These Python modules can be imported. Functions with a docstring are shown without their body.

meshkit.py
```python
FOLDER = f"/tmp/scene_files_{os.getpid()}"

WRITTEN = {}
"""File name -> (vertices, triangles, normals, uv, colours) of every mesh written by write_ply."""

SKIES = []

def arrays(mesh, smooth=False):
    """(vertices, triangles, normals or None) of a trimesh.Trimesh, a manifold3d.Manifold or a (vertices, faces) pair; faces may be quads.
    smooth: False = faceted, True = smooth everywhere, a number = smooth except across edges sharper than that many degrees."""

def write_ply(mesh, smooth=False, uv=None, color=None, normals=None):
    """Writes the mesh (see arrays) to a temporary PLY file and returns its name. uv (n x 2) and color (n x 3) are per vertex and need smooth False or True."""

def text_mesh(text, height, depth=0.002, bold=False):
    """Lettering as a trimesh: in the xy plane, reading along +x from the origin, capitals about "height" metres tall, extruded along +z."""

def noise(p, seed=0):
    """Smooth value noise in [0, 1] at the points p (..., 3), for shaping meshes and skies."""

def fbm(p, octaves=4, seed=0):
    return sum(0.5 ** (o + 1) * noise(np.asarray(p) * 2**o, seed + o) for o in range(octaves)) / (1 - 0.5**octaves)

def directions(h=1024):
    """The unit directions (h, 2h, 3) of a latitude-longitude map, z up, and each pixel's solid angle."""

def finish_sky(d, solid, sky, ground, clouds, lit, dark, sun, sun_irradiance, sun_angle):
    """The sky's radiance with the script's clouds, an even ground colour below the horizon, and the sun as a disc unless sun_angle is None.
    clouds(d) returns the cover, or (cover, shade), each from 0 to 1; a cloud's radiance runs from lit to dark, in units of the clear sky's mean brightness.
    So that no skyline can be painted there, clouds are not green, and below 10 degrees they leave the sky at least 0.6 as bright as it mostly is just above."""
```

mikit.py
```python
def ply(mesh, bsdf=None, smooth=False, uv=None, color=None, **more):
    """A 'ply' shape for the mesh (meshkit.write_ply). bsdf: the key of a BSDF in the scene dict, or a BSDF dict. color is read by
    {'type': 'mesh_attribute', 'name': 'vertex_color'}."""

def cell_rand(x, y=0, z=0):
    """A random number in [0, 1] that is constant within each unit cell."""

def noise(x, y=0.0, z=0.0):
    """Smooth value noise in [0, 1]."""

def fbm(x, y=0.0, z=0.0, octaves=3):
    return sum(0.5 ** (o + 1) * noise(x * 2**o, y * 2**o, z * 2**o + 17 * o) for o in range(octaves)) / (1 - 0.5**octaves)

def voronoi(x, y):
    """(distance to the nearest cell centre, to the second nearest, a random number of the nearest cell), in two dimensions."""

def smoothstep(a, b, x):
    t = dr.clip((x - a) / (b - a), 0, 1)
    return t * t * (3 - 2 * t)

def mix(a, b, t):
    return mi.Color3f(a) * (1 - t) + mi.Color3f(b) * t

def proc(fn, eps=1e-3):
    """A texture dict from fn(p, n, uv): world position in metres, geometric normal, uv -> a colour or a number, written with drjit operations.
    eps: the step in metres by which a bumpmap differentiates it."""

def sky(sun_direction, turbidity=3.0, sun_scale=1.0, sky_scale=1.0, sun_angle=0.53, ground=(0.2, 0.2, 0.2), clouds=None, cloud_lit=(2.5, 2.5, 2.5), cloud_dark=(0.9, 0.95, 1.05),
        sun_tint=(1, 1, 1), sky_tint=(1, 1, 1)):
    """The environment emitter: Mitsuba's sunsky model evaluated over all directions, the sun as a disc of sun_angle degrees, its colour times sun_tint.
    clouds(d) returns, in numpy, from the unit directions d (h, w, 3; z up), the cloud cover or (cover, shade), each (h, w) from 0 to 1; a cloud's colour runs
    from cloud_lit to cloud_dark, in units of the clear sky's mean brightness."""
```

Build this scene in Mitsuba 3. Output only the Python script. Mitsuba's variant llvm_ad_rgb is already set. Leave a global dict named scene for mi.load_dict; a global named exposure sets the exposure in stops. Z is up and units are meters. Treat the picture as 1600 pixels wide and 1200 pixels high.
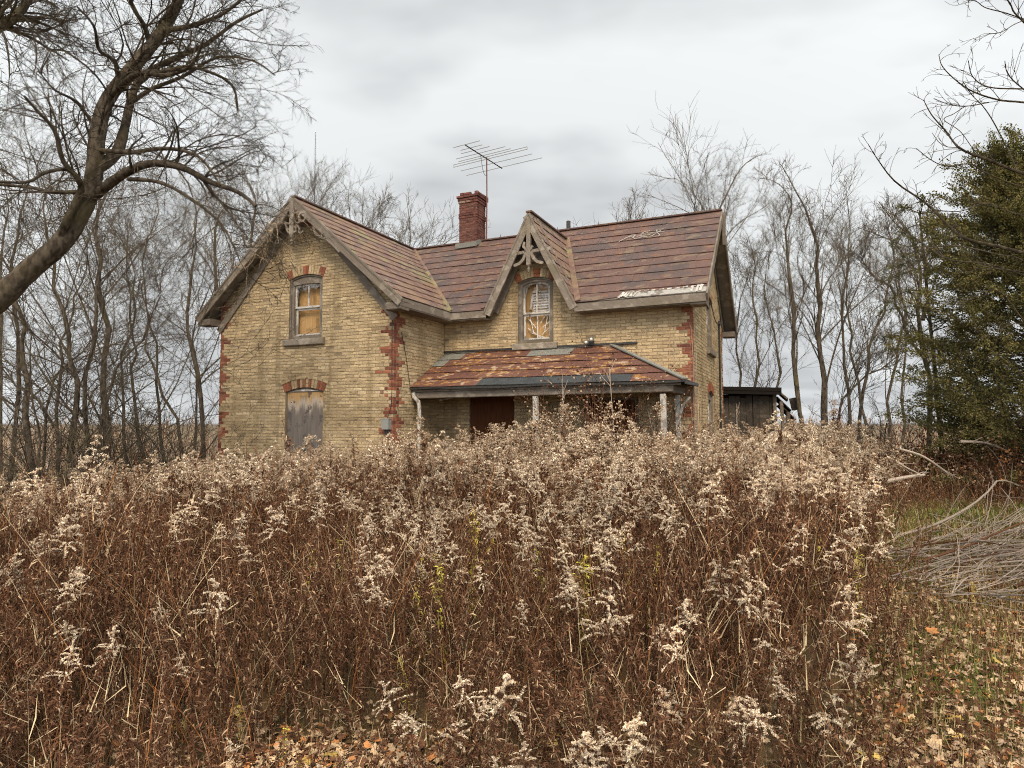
import math
import numpy as np
import trimesh
import shapely
from shapely.geometry import Polygon, box as sbox, LineString
from shapely.ops import unary_union
import drjit as dr
import mitsuba as mi
import mikit, meshkit
from mikit import proc, noise, fbm, smoothstep, mix

T4 = mi.ScalarTransform4f
scene, labels = {}, {}

# ------------------------------------------------------------------ camera, sky, exposure
EYE, FPX, PITCH = 1.6, 1027.0, math.radians(3.495)          # FPX: focal length in pixels of a 1600 wide frame
scene['camera'] = {'type': 'perspective', 'fov': math.degrees(2 * math.atan(800 / FPX)), 'fov_axis': 'x', 'near_clip': 0.05, 'far_clip': 5000.0,
                   'to_world': T4().look_at(origin=[0, 0, EYE], target=[0, math.cos(PITCH), EYE + math.sin(PITCH)], up=[0, 0, 1])}
exposure = 2.72


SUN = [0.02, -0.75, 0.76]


def clouds(d):
    z = np.clip(d[..., 2], 0.0, 1)
    q = np.stack([d[..., 0] / (z + 0.22), d[..., 1] / (z + 0.22), z * 0 + 3.7], -1)
    n = meshkit.fbm(q * np.array([0.9, 1.3, 1.0]) + 11.3, 6, 5)
    m = meshkit.fbm(q * 2.3 + 4.1, 5, 9)
    t = np.clip((0.55 * n + 0.45 * m - 0.34) / 0.32, 0, 1)
    t = t * t * (3 - 2 * t)
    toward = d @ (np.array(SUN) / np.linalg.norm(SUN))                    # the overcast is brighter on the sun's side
    s = meshkit.fbm(q * np.array([3.2, 6.5, 1.0]) + 1.7 * n[..., None] + 8.8, 4, 3)
    t = np.clip(t + 1.1 * (s - 0.5), 0, 1)
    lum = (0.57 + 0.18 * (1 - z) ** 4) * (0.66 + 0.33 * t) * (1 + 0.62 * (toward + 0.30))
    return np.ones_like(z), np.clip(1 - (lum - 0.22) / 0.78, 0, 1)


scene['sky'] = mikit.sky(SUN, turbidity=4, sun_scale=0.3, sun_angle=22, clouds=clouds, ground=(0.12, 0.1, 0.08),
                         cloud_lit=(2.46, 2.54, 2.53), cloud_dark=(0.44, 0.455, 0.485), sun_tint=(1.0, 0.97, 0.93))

# ------------------------------------------------------------------ names, entries
_count = {}


def numbered(key):
    n = _count.get(key, 0)
    _count[key] = n + 1
    return key if n == 0 else f'{key}_{n:03d}'


def thing(name, label, category, group=None, kind=None):
    key = numbered(name)
    labels[key] = {'label': label, 'category': category}
    if group:
        labels[key]['group'] = group
    if kind:
        labels[key]['kind'] = kind
    return key


def put(parent, part, shape, label=None, kind=None):
    key = numbered(f'{parent}__{part}')
    scene[key] = shape
    e = {}
    if label:
        e['label'] = label
    if kind:
        e['kind'] = kind
    if e:
        labels[key] = e
    return key


class MB:
    """A mesh in the making; every vertex carries (palette, brightness) as uv."""

    def __init__(self):
        self.v, self.f, self.t, self.n = [], [], [], 0

    def add(self, v, f, uv):
        v = np.asarray(v, float).reshape(-1, 3)
        uv = np.asarray(uv, float)
        self.v.append(v)
        self.f.append(np.asarray(f, int).reshape(-1, 3) + self.n)
        self.t.append(np.broadcast_to(uv, (len(v), 2)))
        self.n += len(v)
        return self

    def mesh(self, m, uv=(0.5, 0.5)):
        return self.add(m.vertices, m.faces, uv)

    def box(self, lo, hi, uv=(0.5, 0.5)):
        lo, hi = np.minimum(lo, hi), np.maximum(lo, hi)
        v = np.array([[(lo, hi)[i][0], (lo, hi)[j][1], (lo, hi)[k][2]] for i in (0, 1) for j in (0, 1) for k in (0, 1)])
        f = [[0, 1, 3], [0, 3, 2], [4, 6, 7], [4, 7, 5], [0, 4, 5], [0, 5, 1], [2, 3, 7], [2, 7, 6], [0, 2, 6], [0, 6, 4], [1, 5, 7], [1, 7, 3]]
        return self.add(v, f, uv)

    def beam(self, a, b, w, h, up=(0, 0, 1), uv=(0.5, 0.5)):
        """A square-edged board from a to b, w wide (across up) and h deep (along up)."""
        a, b, up = (np.asarray(x, float) for x in (a, b, up))
        d = (b - a) / np.linalg.norm(b - a)
        s = np.cross(d, up)
        s /= np.linalg.norm(s)
        u = np.cross(s, d)
        c = min(w, h) * 0.12
        prof = [(-w / 2 + c, -h / 2), (w / 2 - c, -h / 2), (w / 2, -h / 2 + c), (w / 2, h / 2 - c), (w / 2 - c, h / 2), (-w / 2 + c, h / 2), (-w / 2, h / 2 - c), (-w / 2, -h / 2 + c)]
        v = [p + s * x + u * y for p in (a, b) for x, y in prof]
        f = []
        for i in range(8):
            j = (i + 1) % 8
            f += [[i, j, 8 + j], [i, 8 + j, 8 + i]]
        for i in range(1, 7):
            f += [[0, i + 1, i], [8, 8 + i, 8 + i + 1]]
        return self.add(v, f, uv)

    def tubes(self, P, R, k=3, uv=(0.5, 0.5)):
        """m polylines of n points at once."""
        P = np.asarray(P, float)
        if P.ndim == 2:
            P = P[None]
        m, n = P.shape[:2]
        R = np.broadcast_to(np.asarray(R, float), (m, n))
        t = np.gradient(P, axis=1)
        t /= np.linalg.norm(t, axis=2, keepdims=True) + 1e-12
        mean = P[:, -1] - P[:, 0]
        ref = np.where(np.abs(mean[:, 2:]) > 0.8 * np.linalg.norm(mean, axis=1, keepdims=True), [1.0, 0.13, 0], [0.11, 0.07, 1.0])[:, None]
        a = np.cross(t, np.broadcast_to(ref, t.shape))
        a /= np.linalg.norm(a, axis=2, keepdims=True) + 1e-12
        b = np.cross(t, a)
        an = np.arange(k) * 2 * np.pi / k
        V = P[:, :, None] + R[:, :, None, None] * (np.cos(an)[:, None] * a[:, :, None] + np.sin(an)[:, None] * b[:, :, None])
        i, j = np.meshgrid(np.arange(n - 1), np.arange(k), indexing='ij')
        q = np.stack([i * k + j, i * k + (j + 1) % k, (i + 1) * k + (j + 1) % k, (i + 1) * k + j], -1).reshape(-1, 4)
        f = np.vstack([q[:, [0, 2, 1]], q[:, [0, 3, 2]]])
        F = (f[None] + (np.arange(m) * n * k)[:, None, None]).reshape(-1, 3)
        uv = np.asarray(uv, float)
        if uv.ndim == 2:
            uv = np.repeat(uv, n * k, axis=0)
        return self.add(V.reshape(-1, 3), F, uv)

    def leaves(self, base, d, side, length, width, droop, uv):
        """n narrow leaves: base, out direction, side direction (n,3); length, width, droop (n,)."""
        L, Wd, Dr = (np.asarray(x, float)[:, None] for x in (length, width, droop))
        up = np.cross(side, d)
        p1 = base + d * L * 0.5 + up * Dr * L * 0.12
        p2 = base + d * L * (1 - 0.25 * np.abs(Dr)) - up * Dr * L * 0.45
        w0, w1 = side * Wd * 0.25, side * Wd * 0.5
        V = np.stack([base - w0, base + w0, p1 - w1 + up * Wd * 0.25, p1 + w1, p2], 1)
        F = np.array([[0, 1, 3], [0, 3, 2], [2, 3, 4]])
        n = len(base)
        return self.add(V.reshape(-1, 3), (F[None] + (np.arange(n) * 5)[:, None, None]).reshape(-1, 3), np.repeat(uv, 5, axis=0))

    def tufts(self, P, size, rng, uv, k=2):
        n = len(P)
        c = np.repeat(P, k, axis=0) + rng.normal(size=(n * k, 3)) * size * 0.3
        a = rng.normal(size=(n * k, 3, 3))
        a /= np.linalg.norm(a, axis=2, keepdims=True)
        V = c[:, None] + a * size * rng.uniform(0.6, 1.25, (n * k, 1, 1))
        return self.add(V.reshape(-1, 3), np.arange(n * k * 3).reshape(-1, 3), np.repeat(np.repeat(uv, k, axis=0), 3, axis=0))

    def arrays(self):
        return np.vstack(self.v), np.vstack(self.f), np.vstack(self.t)

    def ply(self, bsdf, M=None, smooth=False, **more):
        v, f, uv = self.arrays()
        if M is not None:
            v = M(v)
        return mikit.ply((v, f), bsdf, smooth=smooth, uv=uv, **more)


def unit(x):
    x = np.asarray(x, float)
    return x / (np.linalg.norm(x, axis=-1, keepdims=True) + 1e-12)


# ------------------------------------------------------------------ the house frame: u along the front, v away, z up; origin at the wing's right front corner
YAW = math.radians(24.302)
HC, HS, HX, HY = math.cos(YAW), math.sin(YAW), -2.529, 13.972
W = D = 5.09
DV, UM, EV, OV, ZE, ZR = 2.144, 5.908, 0.384, 0.33, 4.24, 6.77


def H(p):
    p = np.asarray(p, float)
    return np.stack([HX + p[..., 0] * HC + p[..., 1] * HS, HY - p[..., 0] * HS + p[..., 1] * HC, p[..., 2]], -1)


def at(x, y, Y):
    """The world point at depth Y seen at pixel (x, y) of the 1600 x 1200 photograph: used to measure the trees."""
    a, b = (x - 800) / FPX, (600 - y) / FPX
    r = np.array([a, math.cos(PITCH) - b * math.sin(PITCH), math.sin(PITCH) + b * math.cos(PITCH)])
    return r * (Y / r[1]) + [0, 0, EYE]


def ground_z(x, y):
    x, y = np.asarray(x, float), np.asarray(y, float)
    base = 0.10 * np.exp(-((x - 0.5) ** 2 + (y - 13) ** 2) / 60)
    left = -0.62 * (1 / (1 + np.exp(-np.clip(-x - 6.5, -300, 300) / 1.6))) * (1 / (1 + np.exp(-np.clip(y - 7, -300, 300) / 2)))
    back = -3.2 * (1 / (1 + np.exp(-np.clip(y - 40, -300, 300) / 6))) - 0.5 * (1 / (1 + np.exp(-np.clip(y - 27, -300, 300) / 2)))
    right = 0.45 * np.exp(-((x - 12) ** 2 + (y - 17) ** 2) / 30)
    wob = 0.07 * (meshkit.noise(np.stack([x * 0.55, y * 0.55, x * 0], -1), 3) - 0.5)
    return base + left + back + right + wob


# ------------------------------------------------------------------ materials
def lerp_pick(x, table):
    n = len(table)
    out = mi.Color3f(*table[0])
    for i in range(1, n):
        out = dr.select(x >= i / n, mi.Color3f(*table[i]), out)
    return out


PAL = [(0.080, 0.040, 0.025), (0.130, 0.066, 0.039), (0.42, 0.305, 0.195), (0.69, 0.595, 0.465), (0.355, 0.26, 0.178), (0.50, 0.46, 0.08), (0.62, 0.50, 0.32), (0.40, 0.18, 0.07),
       (0.52, 0.38, 0.23), (0.46, 0.33, 0.10), (0.115, 0.135, 0.035), (0.32, 0.25, 0.13), (0.24, 0.035, 0.025), (0.102, 0.103, 0.041), (0.170, 0.138, 0.055), (0.30, 0.25, 0.21)]
STEM, LEAF, TAN, CREAM, DULL, LIME, STRAW, ORANGE, BUFFL, YELLOW, GRASS, DRY, RED, CEDAR, BRONZE, DEADWOOD = range(16)


def pal(i, n=1, rng=None, lo=0.0, hi=1.0):
    """(n,2) uv rows for palette index i (a number or an array)."""
    x = (np.broadcast_to(np.asarray(i), (n,)) + 0.5) / 16
    y = rng.uniform(lo, hi, n) if rng is not None else np.full(n, (lo + hi) / 2)
    return np.stack([x, y], -1)


def f_plant(p, n, uv):
    c = lerp_pick(uv.x, PAL)
    return c * (0.60 + 1.0 * uv.y) * (0.72 + 0.56 * noise(p.x * 1.3, p.y * 1.3, p.z * 2))


def diffuse(fn):
    return {'type': 'twosided', 'bsdf': {'type': 'diffuse', 'reflectance': proc(fn) if callable(fn) else {'type': 'rgb', 'value': list(fn)}}}


scene['plant'] = diffuse(f_plant)


def hu(p):
    return (p.x - HX) * HC - (p.y - HY) * HS


def hv(p):
    return (p.x - HX) * HS + (p.y - HY) * HC


def f_brick(p, n, uv):
    red = mix(mix((0.37, 0.150, 0.092), (0.225, 0.088, 0.062), smoothstep(0.0, 0.8, uv.y)), (0.14, 0.062, 0.050), smoothstep(0.75, 1.0, uv.y))
    b = mix((0.575, 0.455, 0.285), (0.48, 0.375, 0.235), smoothstep(0.0, 0.55, uv.y))
    b = mix(b, (0.41, 0.315, 0.20), smoothstep(0.6, 0.93, uv.y))
    b = mix(b, (0.64, 0.52, 0.34), smoothstep(0.94, 0.97, uv.y))
    c = dr.select(uv.x < 0.3, red, b)
    c = dr.select((uv.x > 0.2) & (uv.x < 0.3), mix((0.215, 0.098, 0.080), (0.115, 0.055, 0.050), uv.y), c)
    g = fbm(p.x * 38, p.y * 38, p.z * 38, 3)
    c = c * (0.74 + 0.5 * g)
    soot = smoothstep(0.52, 0.74, fbm(p.x * 0.9 + 7, p.y * 0.9, p.z * 1.1, 4))
    c = mix(c, c * mi.Color3f(0.60, 0.58, 0.56), soot * 0.75)
    streak = smoothstep(0.58, 0.72, fbm(hu(p) * 5 + hv(p) * 5, p.z * 0.45, 4.0, 3))
    c = mix(c, c * mi.Color3f(0.66, 0.64, 0.60), streak * 0.6)
    pale = smoothstep(0.64, 0.78, fbm(p.x * 3.1 + 3, p.y * 3.1, p.z * 5.2, 3))
    c = mix(c, (0.52, 0.44, 0.33), pale * 0.38)
    pit = smoothstep(0.66, 0.74, fbm(p.x * 9 + 5, p.y * 9, p.z * 17, 3))
    return mix(c, c * 0.45, pit * 0.8)


scene['brick'] = diffuse(f_brick)


def f_mortar(p, n, uv):
    g = fbm(p.x * 9, p.y * 9, p.z * 9, 3)
    return mix((0.20, 0.155, 0.10), (0.36, 0.29, 0.20), g)


scene['mortar'] = diffuse(f_mortar)


def wood_grain(p):
    return fbm(hu(p) * 9 + hv(p) * 9, p.z * 9, (hu(p) - hv(p)) * 60 + p.z * 60, 3)


def f_wood(p, n, uv):
    g = wood_grain(p)
    c = mix((0.135, 0.112, 0.092), (0.30, 0.262, 0.225), g)
    peel = smoothstep(0.55, 0.68, fbm(p.x * 6, p.y * 6, p.z * 6 + 3, 3))
    c = mix(c, (0.40, 0.36, 0.31), peel * 0.55)
    c = mix(c, (0.17, 0.145, 0.10), smoothstep(0.6, 0.8, fbm(p.x * 2, p.y * 2, p.z * 2 + 9, 3)) * 0.6)
    return c * (0.6 + 0.8 * uv.y)


scene['grey_wood'] = diffuse(f_wood)


def f_white(p, n, uv):
    g = fbm(p.x * 21, p.y * 21, p.z * 12, 3)
    c = mix((0.52, 0.50, 0.47), (0.64, 0.62, 0.59), g)
    bare = smoothstep(0.53, 0.66, fbm(p.x * 11, p.y * 11, p.z * 5 + 5, 3))
    return mix(c, (0.22, 0.19, 0.16), bare * 0.75) * (0.6 + 0.8 * uv.y)


scene['peeling_white'] = diffuse(f_white)


def f_ply(p, n, uv):
    """Plywood: uv.x < 0.3 the board weathered grey below a sheltered orange top, else an indoor orange board."""
    g = fbm(hu(p) * 34, p.z * 4.0, hv(p) * 20, 3)
    orange = mix((0.42, 0.245, 0.100), (0.55, 0.38, 0.20), g)
    orange = mix(orange, orange * 0.5, smoothstep(0.5, 0.75, fbm(hu(p) * 7 + 3, p.z * 5, 6.0, 3)) * 0.7)
    grey = mix((0.130, 0.112, 0.100), (0.25, 0.218, 0.195), g)
    k = fbm(hu(p) * 9, p.z * 9, 2.0, 3)
    t = smoothstep(2.30, 1.80, p.z + 0.42 * (fbm(hu(p) * 17, p.z * 1.6, 1.0, 3) - 0.5))
    old = mix(mix(orange, (0.47, 0.40, 0.33), smoothstep(0.0, 0.5, t)), grey, smoothstep(0.45, 1.0, t))
    old = mix(old, (0.10, 0.09, 0.095), smoothstep(0.66, 0.76, k) * 0.75)
    brown = mix((0.085, 0.036, 0.020), (0.15, 0.065, 0.034), g)
    return dr.select(uv.x < 0.3, old, dr.select(uv.x < 0.7, orange * (0.75 + 0.5 * uv.y), brown))


scene['plywood'] = diffuse(f_ply)


def f_shingle(p, n, uv):
    """Painted tin shingles: uv.x the kind (house roof, mossy wing, porch), uv.y the piece's own tone."""
    n1 = fbm(p.x * 2.2, p.y * 2.2, p.z * 2.2, 4)
    n2 = fbm(p.x * 13, p.y * 13, p.z * 13 + 4, 3)
    n3 = fbm(p.x * 5.5 + 3, p.y * 5.5, p.z * 5.5, 3)
    c = mix((0.120, 0.069, 0.057), (0.136, 0.081, 0.067), uv.y)
    c = mix(c, (0.088, 0.064, 0.060), smoothstep(0.42, 0.7, n1))
    c = c * (0.82 + 0.36 * n2)
    rust = smoothstep(0.62, 0.74, n3 + 0.05 * (uv.y - 0.5))
    c = mix(c, (0.24, 0.105, 0.04), rust * 0.4)
    c = mix(c, (0.20, 0.15, 0.10), smoothstep(0.62, 0.7, fbm(p.x * 3.3, p.y * 9, p.z * 9 + 2, 3)) * 0.6)
    wing = mix(c * 1.2, mix((0.175, 0.105, 0.070), (0.24, 0.165, 0.105), n2), smoothstep(0.40, 0.66, n3 * 0.9 + 0.1 * uv.y))
    wing = mix(wing, (0.24, 0.225, 0.10), smoothstep(0.60, 0.70, n1) * 0.6)
    porch = mix((0.118, 0.054, 0.040), (0.140, 0.070, 0.052), uv.y)
    porch = porch * (0.8 + 0.4 * n2)
    n4 = fbm(p.x * 7.5, p.y * 7.5, p.z * 14, 4)
    bare = smoothstep(0.60, 0.655, n4 * 0.93 + 0.08 * uv.y)
    porch = mix(porch, (0.26, 0.11, 0.03), smoothstep(0.53, 0.63, n4 * 0.93 + 0.08 * uv.y) * 0.7)
    porch = mix(porch, mix((0.31, 0.17, 0.055), (0.38, 0.32, 0.25), smoothstep(0.46, 0.58, n2)), bare * 0.8)
    zinc = mix((0.15, 0.155, 0.14), (0.22, 0.22, 0.20), n2)
    tar = mix((0.028, 0.034, 0.038), (0.062, 0.068, 0.072), n3)
    return lerp_pick2(uv.x, [c, wing, porch, zinc, tar])


def lerp_pick2(x, table):
    out = table[0]
    for i in range(1, len(table)):
        out = dr.select(x >= i / len(table), table[i], out)
    return out


scene['shingle'] = {'type': 'twosided', 'bsdf': {'type': 'principled', 'base_color': proc(f_shingle), 'roughness': 0.62, 'specular': 0.35}}
scene['dark'] = diffuse((0.022, 0.019, 0.018))
scene['black_metal'] = {'type': 'twosided', 'bsdf': {'type': 'principled', 'base_color': {'type': 'rgb', 'value': [0.035, 0.033, 0.032]}, 'roughness': 0.5}}
scene['grey_metal'] = {'type': 'twosided', 'bsdf': {'type': 'principled', 'base_color': {'type': 'rgb', 'value': [0.30, 0.31, 0.30]}, 'roughness': 0.5, 'metallic': 0.3}}
scene['rusty_metal'] = {'type': 'twosided', 'bsdf': {'type': 'principled', 'base_color': {'type': 'rgb', 'value': [0.16, 0.075, 0.06]}, 'roughness': 0.6}}
scene['lens'] = {'type': 'twosided', 'bsdf': {'type': 'plastic', 'diffuse_reflectance': {'type': 'rgb', 'value': [0.75, 0.75, 0.72]}}}
scene['glass'] = {'type': 'thindielectric'}


def f_bark(p, n, uv):
    g = fbm(p.x * 26, p.y * 26, p.z * 8, 4)
    g = smoothstep(0.28, 0.72, g)
    c = mix((0.046, 0.038, 0.030), (0.128, 0.106, 0.083), g)
    moss = smoothstep(0.5, 0.75, fbm(p.x * 2.4, p.y * 2.4, p.z * 2.4, 3))
    c = mix(c, (0.108, 0.090, 0.046), moss * 0.55)
    return c * (0.5 + uv.y)


scene['bark'] = diffuse(f_bark)


def f_ground(p, n, uv):
    g = fbm(p.x * 1.1, p.y * 1.1, 0.0, 4)
    h = fbm(p.x * 17, p.y * 17, 1.0, 3)
    c = mix((0.085, 0.060, 0.035), (0.17, 0.120, 0.062), h)
    right = smoothstep(0.46, 0.56, p.x / dr.maximum(p.y, 1.0)) * smoothstep(13, 11, p.y)
    green = mix((0.10, 0.105, 0.035), (0.25, 0.21, 0.085), h)
    c = mix(c, green, right * smoothstep(0.25, 0.5, g))
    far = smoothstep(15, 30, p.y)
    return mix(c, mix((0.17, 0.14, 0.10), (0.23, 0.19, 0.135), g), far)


scene['soil'] = diffuse(f_ground)


def build_ground():
    def axis(near, far, step):
        a = list(np.arange(-near, near + 1e-6, step))
        b, g = near, step
        ext = []
        while b < far:
            g *= 1.25
            b += g
            ext.append(b)
        return np.array([-x for x in ext[::-1]] + a + ext)
    X, Y = np.meshgrid(axis(14, 2500, 0.25), axis(16, 2500, 0.25) + 12, indexing='ij')
    Z = ground_z(X, Y)
    n, m = X.shape
    i, j = np.meshgrid(np.arange(n - 1), np.arange(m - 1), indexing='ij')
    q = np.stack([i * m + j, (i + 1) * m + j, (i + 1) * m + j + 1, i * m + j + 1], -1).reshape(-1, 4)
    scene['ground'] = mikit.ply((np.stack([X, Y, Z], -1).reshape(-1, 3), q), 'soil', smooth=True)
    labels['ground'] = {'label': 'bare earth and leaf litter under the weeds', 'category': 'ground', 'kind': 'structure'}


build_ground()

# ------------------------------------------------------------------ the farmhouse
rng = np.random.default_rng(7)
house = thing('farmhouse', 'abandoned two-storey buff brick farmhouse with rusty shingle roof and sagging porch', 'house')
CH, BL = 0.0727, 0.225                                     # course height, brick plus joint


def arch(cx, w, z0, z1, rise, n=12):
    r = (w * w / 4 + rise * rise) / (2 * rise)
    a = math.asin(w / 2 / r)
    t = np.linspace(a, -a, n)
    return Polygon([(cx - w / 2, z0), (cx + w / 2, z0)] + [(cx + r * math.sin(x), z1 + rise - r + r * math.cos(x)) for x in t])


class Frame:
    """Plane coordinates (a, b, outward n) -> house coordinates."""

    def __init__(self, o, ax, ab, n):
        self.o, self.m = np.asarray(o, float), np.array([ax, ab, n], float)

    def __call__(self, p):
        return self.o + np.asarray(p, float) @ self.m

    def world(self, p):
        return H(self(p))


def slab(mb, poly, n0, n1, uv=(0.5, 0.5)):
    for g in getattr(poly, 'geoms', [poly]):
        if g.is_empty or g.area < 1e-6 or g.geom_type != 'Polygon':
            continue
        m = trimesh.creation.extrude_polygon(g, n1 - n0, engine='earcut')
        m.apply_translation([0, 0, n0])
        mb.mesh(m, uv)
    return mb


def brick_mesh(a0, a1, b0, b1, depth, r, prd):
    """One bevelled brick in plane coordinates: face at n = prd, back at n = -depth."""
    c = 0.006
    j = r.normal(0, 0.0022, (4, 2))
    o = np.array([[a0, b0], [a1, b0], [a1, b1], [a0, b1]])
    o = o + j * 0.6
    i = o + np.array([[c, c], [-c, c], [-c, -c], [c, -c]]) + r.normal(0, 0.0015, (4, 2))
    tilt = r.normal(0, 0.0016, 4)
    v = np.vstack([np.c_[o, np.full(4, -depth)], np.c_[o, np.full(4, prd - c)], np.c_[i, prd + tilt]])
    f = []
    for k in range(4):
        l = (k + 1) % 4
        f += [[k, l, 4 + l], [k, 4 + l, 4 + k], [4 + k, 4 + l, 8 + l], [4 + k, 8 + l, 8 + k]]
    f += [[8, 9, 10], [8, 10, 11]]
    return v, np.array(f)


all_bricks = []      # (wall key, world verts, faces, uv)


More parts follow.
